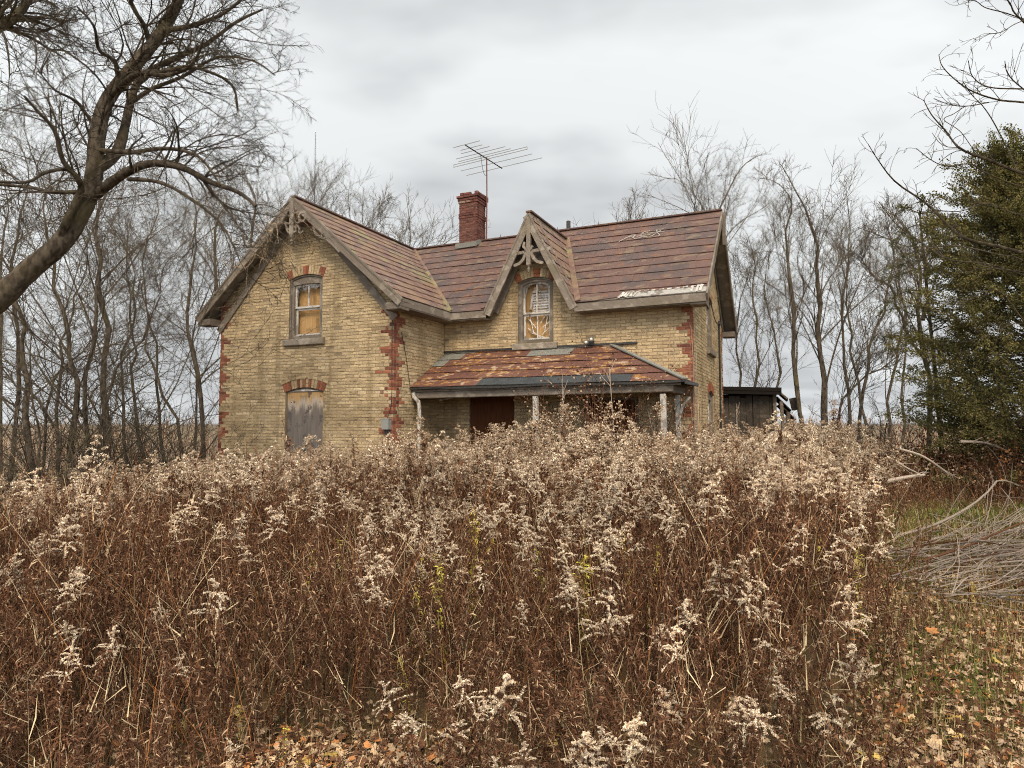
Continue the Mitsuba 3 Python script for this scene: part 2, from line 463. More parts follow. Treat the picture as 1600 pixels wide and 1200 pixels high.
def lay_wall(frame, outline, openings, rings, s0, s1, red_lo, red_hi, phase_lo, phase_hi, own_lo, own_hi, zmin=0.0, red_top=None):
    key = numbered(f'{house}__wall')
    body = outline
    if own_lo is None or own_hi is None:
        body = unary_union([outline, sbox(s0 - (0.05 if own_lo is None else 0), 0, s1 + (0.05 if own_hi is None else 0), ZW - 0.01)])
    for o in openings:
        body = body.difference(o)
    mb = MB()
    slab(mb, body.intersection(sbox(s0 + {True: 0.008, False: 0.25, None: -0.05}[own_lo], -1, s1 - {True: 0.008, False: 0.25, None: -0.05}[own_hi], 20)), -0.25, -0.009)
    scene[key] = mb.ply('mortar', frame.world)
    cut = unary_union(list(openings) + list(rings)) if openings or rings else Polygon()
    face = outline.difference(cut)
    wide = {0: 0.225, 1: 0.3375, 2: 0.225, 3: 0.1125, 4: 0.055, 5: 0.1125}
    zt = outline.bounds[3]
    for row in range(int(zt / CH)):
        z0, z1 = row * CH, row * CH + CH - 0.009
        if z1 < zmin:
            continue
        strip = face.intersection(LineString([(s0 - 1, (z0 + z1) / 2), (s1 + 1, (z0 + z1) / 2)]))
        wl, wh = (max(0.055, wide[(row + ph) % 6] + (rng.choice([-0.1125, 0.1125]) if rng.random() < 0.16 else 0)) for ph in (phase_lo, phase_hi))
        base_lo, base_hi = s0 + (0.1125 if own_lo is False else 0), s1 - (0.1125 if own_hi is False else 0)
        off = 0.1125 if row % 2 else 0.0
        cuts = set(np.round(np.arange(s0 + off, s1 + 0.01, BL), 4)) | {round(base_lo, 4), round(base_hi, 4)}
        if red_lo:
            cuts.add(round(base_lo + wl, 4))
        if red_hi:
            cuts.add(round(base_hi - wh, 4))
        for seg in getattr(strip, 'geoms', [strip]):
            if seg.is_empty or seg.geom_type != 'LineString':
                continue
            x0, x1 = sorted((seg.coords[0][0], seg.coords[-1][0]))
            x0, x1 = max(x0, base_lo), min(x1, base_hi)
            xs = [x for x in sorted(cuts) if x0 + 0.03 < x < x1 - 0.03]
            xs = [x0] + xs + [x1]
            k = 0
            while k < len(xs) - 1:
                a0, a1 = xs[k], xs[k + 1]
                if a1 - a0 < 0.05 and k + 2 < len(xs) and not (a0 == x0 and red_lo):
                    a1 = xs[k + 2]
                    k += 1
                k += 1
                mid = (a0 + a1) / 2
                isred = (red_lo and mid < base_lo + wl) or (red_hi and mid > base_hi - wh) or (red_top and (z0 > red_top) and rng.random() < 0.6)
                lo_c, hi_c = own_lo and a0 <= s0 + 1e-3, own_hi and a1 >= s1 - 1e-3
                isred = isred and rng.random() > 0.06
                dep = 0.1025 if (lo_c or hi_c) else 0.05
                q = rng.random()
                prd = rng.normal(0, 0.0022) - (0.022 if q < 0.012 else 0)
                if q < 0.004:
                    continue
                g0, g1 = a0 + (0.0 if lo_c else 0.0045), a1 - (0.0 if hi_c else 0.0045)
                v, f = brick_mesh(g0, g1, z0, z1, dep, rng, prd)
                all_bricks.append((key, frame.world(v), f, (0.1 if isred else 0.6, float(np.clip(rng.random() ** 1.0, 0, 1)))))
    return key


def voussoirs(key, frame, cx, w, z1, rise, n, reds, height=0.205, hood=False):
    r = (w * w / 4 + rise * rise) / (2 * rise)
    a = math.asin(w / 2 / r) * 1.05
    zc = z1 + rise - r
    t = np.linspace(-a, a, n + 1)
    for i in range(n):
        q = [(cx + rr * math.sin(x), zc + rr * math.cos(x)) for rr, x in ((r + 0.004, t[i] + 0.006), (r + 0.004, t[i + 1] - 0.006), (r + height, t[i + 1] - 0.005), (r + height, t[i] + 0.005))]
        mb = MB()
        slab(mb, Polygon(q), -0.10, 0.004 + rng.normal(0, 0.002), (0.1 if i in reds else 0.6, rng.random() * (0.6 if i in reds else 1)))
        put(key, 'arch_brick', mb.ply('brick', frame.world))
    if hood:
        nn = 9
        t = np.linspace(-a * 1.05, a * 1.05, nn + 1)
        for i in range(nn):
            q = [(cx + rr * math.sin(x), zc + rr * math.cos(x)) for rr, x in ((r + height + 0.012, t[i] + 0.004), (r + height + 0.012, t[i + 1] - 0.004), (r + height + 0.075, t[i + 1] - 0.004), (r + height + 0.075, t[i] + 0.004))]
            mb = MB()
            slab(mb, Polygon(q), -0.08, 0.012, (0.6, rng.random()))
            put(key, 'arch_brick', mb.ply('brick', frame.world))


def arch_ring(cx, w, z1, rise, height):
    r = (w * w / 4 + rise * rise) / (2 * rise)
    a = math.asin(w / 2 / r) * 1.05
    zc = z1 + rise - r
    t = np.linspace(-a, a, 14)
    return Polygon([(cx + r * 0.99 * math.sin(x), zc + r * 0.99 * math.cos(x)) for x in t] + [(cx + (r + height + 0.008) * math.sin(x), zc + (r + height + 0.008) * math.cos(x)) for x in t[::-1]])


ROOF_K = (ZR - ZE) / (W / 2 + EV)


def roof_z(run):
    return ZE + run * ROOF_K - 0.10


# wall frames: s runs to the right as seen from outside
F_wing = Frame([-W, 0, 0], [1, 0, 0], [0, 0, 1], [0, -1, 0])
F_side = Frame([0, 0, 0], [0, 1, 0], [0, 0, 1], [1, 0, 0])
F_main = Frame([0, DV, 0], [1, 0, 0], [0, 0, 1], [0, -1, 0])
F_end = Frame([UM, DV, 0], [0, 1, 0], [0, 0, 1], [1, 0, 0])
ZW = roof_z(EV)                                             # the wall's top under the eaves
gable = Polygon([(0, 0), (W, 0), (W, ZW), (W / 2, roof_z(W / 2 + EV)), (0, ZW)])

UW = dict(cx=W - 2.44, w=0.965, z0=3.545, z1=4.955, rise=0.095)
LW = dict(cx=W - 2.43, w=1.10, z0=0.85, z1=2.335, rise=0.10)
wing_key = lay_wall(F_wing, gable, [arch(**UW), arch(**LW)], [arch_ring(UW['cx'], UW['w'], UW['z1'], UW['rise'], 0.205), arch_ring(LW['cx'], LW['w'], LW['z1'], LW['rise'], 0.27)],
                    0, W, True, True, 0, 0, True, True, red_top=6.05)
voussoirs(wing_key, F_wing, UW['cx'], UW['w'], UW['z1'], UW['rise'], 14, {0, 1, 6, 7, 12, 13})
voussoirs(wing_key, F_wing, LW['cx'], LW['w'], LW['z1'], LW['rise'], 15, {0, 1, 2, 5, 7, 9, 12, 13, 14}, 0.19, True)
side_key = lay_wall(F_side, sbox(0, 0, DV, ZW), [], [], 0, DV, True, False, 3, 0, False, None)
DWn = dict(cx=2.39, w=0.875, z0=3.445, z1=4.87, rise=0.11)
doorway = sbox(0.70, -0.5, 1.86, 2.26)
porch_win = sbox(3.55, 0.75, 4.75, 2.2)
main_out = Polygon([(0, 0), (UM, 0), (UM, ZW), (3.38, ZW), (2.39, 6.18), (1.40, ZW), (0, ZW)])
main_key = lay_wall(F_main, main_out, [arch(**DWn), doorway, porch_win], [arch_ring(DWn['cx'], DWn['w'], DWn['z1'], DWn['rise'], 0.20)],
                    0, UM, False, True, 0, 0, None, True)
voussoirs(main_key, F_main, DWn['cx'], DWn['w'], DWn['z1'], DWn['rise'], 13, {0, 1, 6, 7, 11, 12}, 0.20)
EW1 = dict(cx=2.58, w=0.95, z0=3.40, z1=4.60, rise=0.09)
EW2 = dict(cx=2.58, w=0.95, z0=0.9, z1=2.30, rise=0.10)
end_key = lay_wall(F_end, Polygon([(0, 0), (D, 0), (D, ZW), (D / 2, roof_z(D / 2 + EV)), (0, ZW)]), [arch(**EW1), arch(**EW2)],
                   [arch_ring(2.58, 0.95, 4.60, 0.09, 0.2), arch_ring(2.58, 0.95, 2.30, 0.10, 0.2)], 0, D, False, True, 3, 0, False, True)
voussoirs(end_key, F_end, 2.58, 0.95, 4.60, 0.09, 13, {0, 1, 6, 7, 11, 12})
voussoirs(end_key, F_end, 2.58, 0.95, 2.30, 0.10, 13, set(range(13)))
mb = MB()                                                   # the unseen back and left walls
mb.box([-W + 0.01, 0.26, 0], [-W + 0.25, DV + D - 0.01, ZW]).box([-W + 0.26, DV + D - 0.25, 0], [UM - 0.26, DV + D - 0.01, ZW])
put(house, 'wall', mb.ply('mortar', H))

# the 300 bricks that show largest are parts, the rest of each wall one part
score = []
for key, v, f, uv in all_bricks:
    c = v[8:12].mean(0)
    e0, e1 = v[9] - v[8], v[11] - v[8]
    n = np.cross(e0, e1)
    view = np.array([0, 0, EYE]) - c
    s = abs(n @ view) / np.linalg.norm(view) ** 3
    if c[2] < 1.5 or (key == main_key and c[2] < 3.35) or key == end_key or (ZW - 0.35 < c[2] < ZW and key == main_key):
        s *= 0.2
    score.append(s)
top = set(np.argsort(score)[::-1][:300].tolist())
rest = {}
for i, (key, v, f, uv) in enumerate(all_bricks):
    if i in top:
        put(key, 'brick', mikit.ply((v, f), 'brick', uv=np.tile(uv, (len(v), 1))))
    else:
        rest.setdefault(key, MB()).add(v, f, uv)
for key, mb in rest.items():
    put(key, 'brickwork', mb.ply('brick'), kind='stuff')


# ---- windows
def window(frame, cx, w, z0, z1, rise, tone, style, sill_tone=0.62):
    key = numbered(f'{house}__window')
    outer = arch(cx, w - 0.012, z0 + 0.004, z1 - 0.006, rise)
    iw = w - 0.012 - 2 * (0.095 if style != 'end' else 0.08)
    izt = z1 - (0.07 if style == 'dormer' else 0.13)
    inner = arch(cx, iw, z0 + 0.10, izt, 0.085 if style == 'dormer' else 0.02)
    mb = MB()
    slab(mb, outer.difference(inner), -0.14, -0.055, (0.5, tone))
    slab(mb, outer.difference(outer.buffer(-0.03)), -0.056, -0.03, (0.5, tone * 0.8))
    scene[key] = mb.ply('grey_wood', frame.world)
    a, b = cx - iw / 2, cx + iw / 2
    zm = (z0 + izt) / 2 + (0.10 if style != 'dormer' else 0.02)
    s = 0.045
    top_s = inner.intersection(sbox(a, zm, b, 9))
    bot_s = inner.intersection(sbox(a, 0, b, zm - 0.002))
    mb = MB()
    slab(mb, top_s.difference(top_s.buffer(-s, join_style='mitre')), -0.135, -0.10)
    put(key, 'upper_sash', mb.ply('peeling_white', frame.world))
    mb = MB()
    slab(mb, bot_s.difference(bot_s.buffer(-s, join_style='mitre')), -0.165, -0.137)
    put(key, 'lower_sash', mb.ply('peeling_white', frame.world))
    mb = MB()
    slab(mb, sbox(cx - 0.014, zm + s - 0.004, cx + 0.014, top_s.bounds[3] - s + 0.004), -0.130, -0.106, (0.5, 0.6))
    put(key, 'muntin', mb.ply('peeling_white', frame.world))
    if style == 'dormer':
        mb = MB()
        slab(mb, sbox(cx - 0.014, z0 + 0.10 + s - 0.004, cx + 0.014, zm - s + 0.004), -0.16, -0.141, (0.5, 0.6))
        put(key, 'muntin', mb.ply('peeling_white', frame.world))
    mb = MB()
    slab(mb, inner.buffer(0.03), -0.27, -0.25, (0.5, 0.62))
    put(key, 'backing_board', mb.ply('plywood' if style != 'end' else 'dark', frame.world))
    # panes, broken where the photograph shows shards
    for k, (x0, x1) in enumerate(((a + s, cx - 0.014), (cx + 0.014, b - s))):
        pane = top_s.buffer(-s + 0.004, join_style='mitre').intersection(sbox(x0, 0, x1, 9))
        if style == 'wing':
            lo = pane.bounds[1]
            hi = pane.bounds[3]
            shard = [(x0, hi), (x1, hi), (x1, hi - 0.06)]
            for t in np.linspace(0.9, 0.05, 6):
                shard.append((x0 + (x1 - x0) * t, hi - rng.uniform(0.03, 0.17)))
            pane = Polygon(shard + [(x0, hi - 0.2)]).buffer(0)
        mb = MB()
        slab(mb, pane, -0.121, -0.118)
        put(key, 'pane', mb.ply('glass', frame.world))
    if style == 'dormer':
        # old blind slats, torn lath and shards behind and in the lower sash
        for i in range(8):
            y = zm + 0.09 + i * 0.062
            mb = MB()
            mb.beam(frame([a + 0.18 + 0.04 * rng.random(), y, -0.20]), frame([b - 0.06, y + rng.normal(0, 0.012), -0.20]), 0.012, 0.036, up=(0, 0, 1), uv=(0.5, 0.55))
            put(key, 'blind_slat', mb.ply('peeling_white', H))
        pts = [(-0.22, 0.62, -0.10, 0.16), (-0.24, 0.52, -0.05, 0.30), (-0.20, 0.20, 0.16, 0.07), (-0.25, 0.30, 0.08, 0.06), (0.06, 0.40, 0.20, 0.60), (0.24, 0.60, 0.16, 0.18), (0.26, 0.42, 0.12, 0.30), (-0.12, 0.70, 0.02, 0.45), (0.1, 0.14, 0.27, 0.28)]
        for x0, y0, x1, y1 in pts:
            mb = MB()
            mb.beam(frame([cx + x0, z0 + 0.08 + y0, -0.19]), frame([cx + x1, z0 + 0.08 + y1, -0.178]), 0.018, 0.022, up=(0, 1, 0), uv=(0.5, 0.65))
            put(key, 'torn_lath', mb.ply('peeling_white', H))
        mb = MB()
        mb.beam(frame([cx - 0.19, zm + 0.12, -0.185]), frame([cx - 0.13, zm + 0.48, -0.185]), 0.05, 0.015, up=(0, 1, 0), uv=(0.5, 0.5))
        put(key, 'torn_lath', mb.ply('peeling_white', H))
    mb = MB()
    mb.beam(frame([cx - w / 2 - 0.11, z0 - 0.072, -0.04]), frame([cx + w / 2 + 0.11, z0 - 0.072, -0.04]), 0.24, 0.15, uv=(0.5, sill_tone))
    put(key, 'sill', mb.ply('grey_wood', H))
    return key


window(F_wing, UW['cx'], UW['w'], UW['z0'], UW['z1'], UW['rise'], 0.42, 'wing', 0.8)
window(F_main, DWn['cx'], DWn['w'], DWn['z0'], DWn['z1'], DWn['rise'], 0.36, 'dormer', 0.85)
window(F_end, EW1['cx'], EW1['w'], EW1['z0'], EW1['z1'], EW1['rise'], 0.45, 'end')
window(F_end, EW2['cx'], EW2['w'], EW2['z0'], EW2['z1'], EW2['rise'], 0.45, 'end')

mb = MB()
slab(mb, sbox(LW['cx'] - 0.535, 0.80, LW['cx'] + 0.535, 2.345), -0.075, -0.06, (0.1, 0.5))
bw = put(house, 'boarded_window', mb.ply('plywood', F_wing.world), 'plywood board weathered grey below an orange top')
mb = MB()
slab(mb, arch(LW['cx'], 1.088, 2.33, 2.334, 0.092), -0.16, -0.05, (0.5, 0.3))
put(bw, 'frame_head', mb.ply('grey_wood', F_wing.world))
mb = MB()
slab(mb, Polygon([(LW['cx'] - 0.42, 2.352), (LW['cx'] + 0.40, 2.352), (LW['cx'] + 0.1, 2.392), (LW['cx'] - 0.1, 2.392)]), -0.05, -0.035, (0.5, 0.6))
put(bw, 'lath', mb.ply('peeling_white', F_wing.world))
mb = MB()
for bx, bz in ((0.42, 2.1), (-0.42, 2.1), (0.42, 1.6), (-0.42, 1.6), (0, 1.85), (0.02, 1.3)):
    mb.mesh(trimesh.creation.icosphere(1, 0.012).apply_translation([LW['cx'] + bx, bz, -0.058]))
put(bw, 'nail_head', mb.ply('black_metal', F_wing.world), kind='stuff')
mb = MB()
slab(mb, sbox(0.705, 0.02, 1.855, 2.255), -0.07, -0.05, (0.85, 0.5))
put(house, 'boarded_door', mb.ply('plywood', F_main.world), 'red-brown plywood board over the porch doorway')
mb = MB()
slab(mb, porch_win.buffer(-0.004).difference(porch_win.buffer(-0.08, join_style='mitre')), -0.14, -0.04, (0.5, 0.3))
pw = put(house, 'porch_window', mb.ply('grey_wood', F_main.world))
mb = MB()
slab(mb, porch_win.buffer(-0.078, join_style='mitre'), -0.13, -0.11, (0.85, 0.5))
put(pw, 'board', mb.ply('plywood', F_main.world))

# ---- roofs
LS = math.hypot(W / 2 + EV, ZR - ZE)
rc, rs = (W / 2 + EV) / LS, (ZR - ZE) / LS
HW_, DZ0, DZ1 = 1.10, 4.20, 6.385
DL = math.hypot(HW_, DZ1 - DZ0)
dc, ds = HW_ / DL, (DZ1 - DZ0) / DL
VF = DV - 0.36
VR = DV - EV + (DZ1 - ZE) / ROOF_K
DU = 2.394
R_right = Frame([EV, 0, ZE], [0, 1, 0], [-rc, 0, rs], [rs, 0, rc])
R_left = Frame([-W - EV, 0, ZE], [0, -1, 0], [rc, 0, rs], [-rs, 0, rc])
R_front = Frame([0, DV - EV, ZE], [1, 0, 0], [0, rc, rs], [0, -rs, rc])
R_back = Frame([0, DV + D + EV, ZE], [-1, 0, 0], [0, -rc, rs], [0, rs, rc])
R_dr = Frame([DU + HW_, 0, DZ0], [0, 1, 0], [-dc, 0, ds], [ds, 0, dc])
R_dl = Frame([DU - HW_, 0, DZ0], [0, -1, 0], [dc, 0, ds], [-ds, 0, dc])


def roof(part, frame, poly, cover, kind, exposure, width, label=None, thick=0.055, seed=0, tiles=True, stagger=0.5, tilt=0.017, zinc=None):
    r = np.random.default_rng(seed)
    mb = MB()
    slab(mb, poly, -thick, -0.002, (0.5, 0.4))
    key = put(house, part, mb.ply('grey_wood', frame.world), label)
    if not tiles:
        return key
    a0, b0, a1, b1 = cover.bounds
    k = 0
    rows = int(math.ceil((b1 - b0) / exposure))
    for row in range(rows):
        y0 = b0 + row * exposure
        x = a0 - r.uniform(0, width) if stagger else a0
        x = a0 - (width * stagger if row % 2 else 0) - 0.001
        while x < a1:
            wdt = width * r.uniform(0.92, 1.08)
            cell = sbox(x + 0.0012, y0, x + wdt - 0.0012, y0 + exposure).intersection(cover)
            x += wdt
            for g in getattr(cell, 'geoms', [cell]):
                if g.is_empty or g.geom_type != 'Polygon' or g.area < 0.003:
                    continue
                m = trimesh.creation.extrude_polygon(g, 1.0, engine='earcut')
                v = m.vertices.copy()
                ztop = 0.006 + tilt * (1 - (v[:, 1] - y0) / exposure) + r.normal(0, 0.0016) + (v[:, 0] - x) / width * r.normal(0, 0.0025)
                low = np.abs(v[:, 1] - y0) < 1e-6
                v[:, 1] += np.where(low, r.normal(0, 0.004) - 0.012, 0)
                v[:, 2] = np.where(v[:, 2] > 0.5, ztop, np.where(low, ztop - 0.006, -0.001))
                kk = kind
                if zinc and zinc(g.centroid.x, g.centroid.y, r):
                    kk = zinc(g.centroid.x, g.centroid.y, r)
                mbb = MB()
                mbb.add(v, m.faces, (kk, r.random()))
                put(key, 'shingle', mbb.ply('shingle', frame.world))
                k += 1
    return key


K_ROOF, K_WING, K_PORCH, K_ZINC, K_TAR = 0.1, 0.3, 0.5, 0.7, 0.9
p_right = Polygon([(-OV, 0), (DV - EV, 0), (DV + D / 2, LS), (-OV, LS)])
roof('roof', R_right, p_right, p_right, K_WING, LS / 13, 0.50, 'mossy shingled slope of the front wing', seed=1)
p_left = Polygon([(OV, 0), (OV, LS), (-DV - D / 2, LS), (-DV - D - EV, 0)])
roof('roof', R_left, p_left, p_left, K_WING, LS / 11, 0.6, seed=2, tiles=False)
dcut = Polygon([(DU - HW_ - 0.02, -0.1), (DU + HW_ + 0.02, -0.1), (DU, (VR - DV + EV) / rc)])
p_front = Polygon([(EV, 0), (UM + OV, 0), (UM + OV, LS), (-W / 2, LS)]).difference(dcut)
c_front = Polygon([(EV, -0.02), (3.9, -0.02), (4.35, 0.05), (4.75, 0.16), (5.3, 0.19), (UM + OV, 0.235), (UM + OV, LS), (-W / 2, LS)]).difference(dcut)
roof_main = roof('roof', R_front, p_front, c_front, K_ROOF, LS / 11, 0.66, 'dark red shingled main slope', seed=3)
p_back = Polygon([(W / 2, LS), (-UM - OV, LS), (-UM - OV, 0), (W + EV, 0)])
roof('roof', R_back, p_back, p_back, K_ROOF, 0.36, 0.8, seed=4, tiles=False)
p_dr = Polygon([(VF, 0), (VF, DL), (VR, DL)])
roof('dormer_roof', R_dr, p_dr, p_dr, K_WING, DL / 9, 0.42, seed=5, thick=0.05)
p_dl = Polygon([(-VF, 0), (-VF, DL), (-VR, DL)])
roof('dormer_roof', R_dl, p_dl, p_dl, K_WING, DL / 9, 0.42, seed=6, thick=0.05)


def wood(part, segs, mat='grey_wood', label=None, parent=None):
    """segs: (a, b, w, h, up, tone) boards in house coordinates, one part."""
    mb = MB()
    for a, b, w, h, up, tone in segs:
        mb.beam(a, b, w, h, up, (0.5, tone))
    return put(parent or house, part, mb.ply(mat, H), label)


apexW = np.array([-W / 2, -OV, ZR])
# ridge caps
for a, b in (([-W / 2, -OV - 0.02, ZR + 0.02], [-W / 2, DV + D / 2, ZR + 0.02]), ([-W / 2, DV + D / 2, ZR + 0.02], [UM + OV + 0.02, DV + D / 2, ZR + 0.02]), ([DU, VF - 0.02, DZ1 + 0.02], [DU, VR, DZ1 + 0.02])):
    mb = MB()
    mb.beam(a, b, 0.15, 0.04, (0, 0, 1), (K_ROOF, 0.2))
    put(house, 'ridge_cap', mb.ply('shingle', H))
# valley flashing, and the strips beside the dormer
fl = []
n_f = np.array([0, -rs, rc])
for a, b, w, kk in ((R_front([EV, 0, 0.045]), R_front([-W / 2, LS, 0.045]), 0.11, K_WING),
                    (R_front([DU + HW_ + 0.06, -0.01, 0.045]), R_front([DU + 0.05, (VR - DV + EV) / rc, 0.045]), 0.13, K_WING),
                    (R_front([DU - HW_ - 0.06, -0.01, 0.045]), R_front([DU - 0.05, (VR - DV + EV) / rc, 0.045]), 0.08, K_ROOF)):
    mb = MB()
    mb.beam(a, b, w, 0.02, n_f, (kk, 0.9))
    put(house, 'valley_flashing', mb.ply('shingle', H))
# bargeboards of the wing
for s in (-1, 1):
    foot = np.array([-W / 2 + s * (W / 2 + EV + 0.02), -OV - 0.02, ZE - 0.12])
    head = np.array([-W / 2, -OV - 0.02, ZR - 0.10])
    upv = np.array([s * rs, 0, rc])
    wood('bargeboard', [(foot, head, 0.04, 0.19, upv, 0.5), (foot + [0, -0.022, 0] + upv * 0.07, head + [0, -0.022, 0] + upv * 0.07, 0.03, 0.05, upv, 0.36)])
    # soffit boards against the wall
    wood('soffit_board', [(foot + [0, 0.17, 0.03], head + [0, 0.17, 0.0], 0.30, 0.025, upv, 0.42), (foot + [-s * 0.36, 0.325, 0.06 - 0.31], head + [0, 0.325, -0.02], 0.022, 0.16, upv, 0.5)])
# boxed returns at the wing's eaves
for s in (-1, 1):
    x0 = -W / 2 + s * (W / 2)
    wood('cornice_return', [([x0, -OV * 0.5, ZE - 0.17], [x0 + s * (EV + 0.01), -OV * 0.5, ZE - 0.17], OV - 0.02, 0.16, (0, 0, 1), 0.28)])
# eave fascias
fas = [('eave_fascia', [EV + 0.0, -OV, ZE - 0.10], [EV, DV - EV, ZE - 0.10], 0.45), ('eave_fascia', [EV, DV - EV, ZE - 0.10], [DU - HW_ + 0.02, DV - EV, ZE - 0.10], 0.55),
       ('eave_fascia', [DU + HW_ - 0.02, DV - EV, ZE - 0.12], [UM + OV, DV - EV, ZE - 0.10], 0.5)]
for part, a, b, tone in fas:
    wood(part, [(a, b, 0.035, 0.17, (0, 0, 1), tone)])
wood('eave_soffit', [([EV / 2, -OV + 0.3, ZE - 0.20], [EV / 2, DV - 0.01, ZE - 0.20], EV + 0.02, 0.02, (0, 0, 1), 0.25)])
wood('eave_soffit', [([EV, DV - EV / 2, ZE - 0.20], [DU - HW_, DV - EV / 2, ZE - 0.20], EV - 0.02, 0.02, (0, 0, 1), 0.25)])
wood('eave_soffit', [([DU + HW_, DV - EV / 2, ZE - 0.20], [UM + 0.02, DV - EV / 2, ZE - 0.20], EV - 0.02, 0.02, (0, 0, 1), 0.25)])
# the torn eave at the right: bare light board and curled tin
bare = Frame(R_front.o, R_front.m[0], R_front.m[1], R_front.m[2])
mb = MB()
mb.beam(R_front([4.62, 0.085, 0.012]), R_front([UM + OV, 0.10, 0.012]), 0.19, 0.026, R_front.m[2], (0.5, 0.12))
eave_b = put(house, 'bare_eave_board', mb.ply('peeling_white', H), 'bare pale board along the torn eave')
mb = MB()
for x in list(np.linspace(4.45, 4.75, 7)) + [5.95, 6.05, 6.12]:
    mb.beam(R_front([x, -0.02 + 0.05 * rng.random(), 0.035]), R_front([x + 0.12 * rng.random(), 0.19, 0.06 * rng.random() + 0.02]), 0.05, 0.012, R_front.m[2] + rng.normal(0, 0.25, 3), (0.5, 0.45))
put(house, 'curled_tin', mb.ply('peeling_white', H), kind='stuff')
for i in range(9):
    mb = MB()
    x = 4.8 + i * 0.16
    mb.beam(R_front([x, 0.17 + 0.03 * rng.random() + 0.004 * i, 0.03]), R_front([x + 0.1, 0.18 + 0.03 * rng.random() + 0.004 * i, 0.035]), 0.02 + 0.03 * rng.random(), 0.012, R_front.m[2], (0.5, 0.4))
    put(roof_main, 'chipped_edge', mb.ply('peeling_white', H))
# painted scrawl on the roof
strokes = [[(-0.62, -0.38), (-0.28, -0.02), (-0.16, -0.05), (-0.22, -0.22), (-0.12, -0.30), (0.06, -0.25)], [(-0.45, -0.16), (-0.2, -0.12)], [(-0.10, -0.15), (0.30, -0.12)], [(-0.02, -0.05), (0.22, 0.02), (0.10, 0.10), (0.02, 0.04)],
           [(0.02, -0.22), (0.22, -0.24)], [(0.12, 0.12), (0.26, 0.12)], [(0.30, -0.04), (0.72, -0.02)], [(0.46, 0.14), (0.50, -0.06), (0.62, -0.26), (0.56, -0.30)], [(0.60, 0.08), (0.36, -0.26)]]
mb = MB()
for st in strokes:
    for (x0, y0), (x1, y1) in zip(st, st[1:]):
        mb.beam(R_front([4.42 + x0 * 0.8, 3.02 + y0 * 0.8, 0.045]), R_front([4.42 + x1 * 0.8, 3.02 + y1 * 0.8, 0.045]), 0.018, 0.004, R_front.m[2], (0.5, 0.25))
put(roof_main, 'paint_scrawl', mb.ply('peeling_white', H), 'scrawl of pale paint strokes')
# bargeboards of the right gable end
for s in (-1, 1):
    foot = np.array([UM + OV + 0.02, DV + D / 2 + s * (D / 2 + EV + 0.01), ZE - 0.10])
    head = np.array([UM + OV + 0.02, DV + D / 2, ZR - 0.10])
    upv = np.array([0, s * rs, rc])
    wood('bargeboard', [(foot, head, 0.035, 0.18, upv, 0.5)])
    wood('soffit_board', [(foot + [-0.17, 0, 0.02], head + [-0.17, 0, 0], 0.28, 0.025, upv, 0.4), (foot + [-0.33, -s * 0.30, 0.02], head + [-0.33, 0, -0.02], 0.022, 0.18, upv, 0.36)])
wood('cornice_return', [([UM + 0.01, DV + D + EV / 2, ZE - 0.16], [UM + OV, DV + D + EV / 2, ZE - 0.16], EV - 0.02, 0.15, (0, 0, 1), 0.3)])
wood('cornice_return', [([UM + 0.01, DV - EV / 2, ZE - 0.165], [UM + OV, DV - EV / 2, ZE - 0.165], EV - 0.03, 0.14, (0, 0, 1), 0.55)])
wood('finial_post', [([UM + OV + 0.05, DV + D / 2, ZR - 0.05], [UM + OV + 0.05, DV + D / 2, ZR - 0.85], 0.08, 0.08, (0, 1, 0), 0.3)])


def lathe(prof, o, n=10):
    m = trimesh.creation.revolve(np.array(prof), sections=n)
    m.apply_translation(o)
    return m


def ribbon(pts, w):
    return LineString(pts).buffer(w / 2, cap_style='round')


# ornaments of the wing's gable: post with drop, fretwork brackets
FO = Frame([-W / 2, -OV - 0.03, 0], [1, 0, 0], [0, 0, 1], [0, -1, 0])
op = wood('gable_ornament', [(FO([0, ZR - 0.04, 0]), FO([0, 5.86, 0]), 0.115, 0.10, (0, 1, 0), 0.62)], label='carved post with a hanging drop at the wing gable')
mb = MB()
mb.mesh(lathe([(0, -0.2), (0.02, -0.19), (0.045, -0.1), (0.02, -0.05), (0.05, 0.0), (0.05, 0.03), (0, 0.03)], [0, 5.84, 0]).apply_transform(np.eye(4)))
v, f, uv = mb.arrays()
# the lathe's axis is z; turn it so that it hangs along the post
v = np.c_[v[:, 0], v[:, 2] + 5.84, v[:, 1] - 5.84]
put(op, 'drop', MB().add(FO.world(v), f, (0.5, 0.7)).ply('grey_wood'))
t = np.linspace(0, 2 * np.pi, 24)
ring = LineString([(0.30 + 0.105 * math.cos(x), 6.27 + 0.105 * math.sin(x)) for x in t]).buffer(0.026)
scroll = unary_union([ring, ribbon([(0.06, 6.38), (0.16, 6.40), (0.26, 6.38)], 0.04), ribbon([(0.40, 6.24), (0.50, 6.22), (0.52, 6.18)], 0.04), ribbon([(0.06, 6.18), (0.16, 6.14), (0.26, 6.17)], 0.04),
                      ribbon([(0.06, 6.05), (0.15, 6.08), (0.22, 6.0), (0.2, 5.93), (0.27, 5.9), (0.33, 5.93)], 0.045), ribbon([(0.06, 5.94), (0.14, 5.96), (0.2, 5.93)], 0.04), ribbon([(0.14, 6.13), (0.12, 6.0)], 0.035)])
mb = MB()
slab(mb, scroll, -0.02, 0.02, (0.5, 0.62))
put(op, 'fretwork_bracket', mb.ply('grey_wood', FO.world))
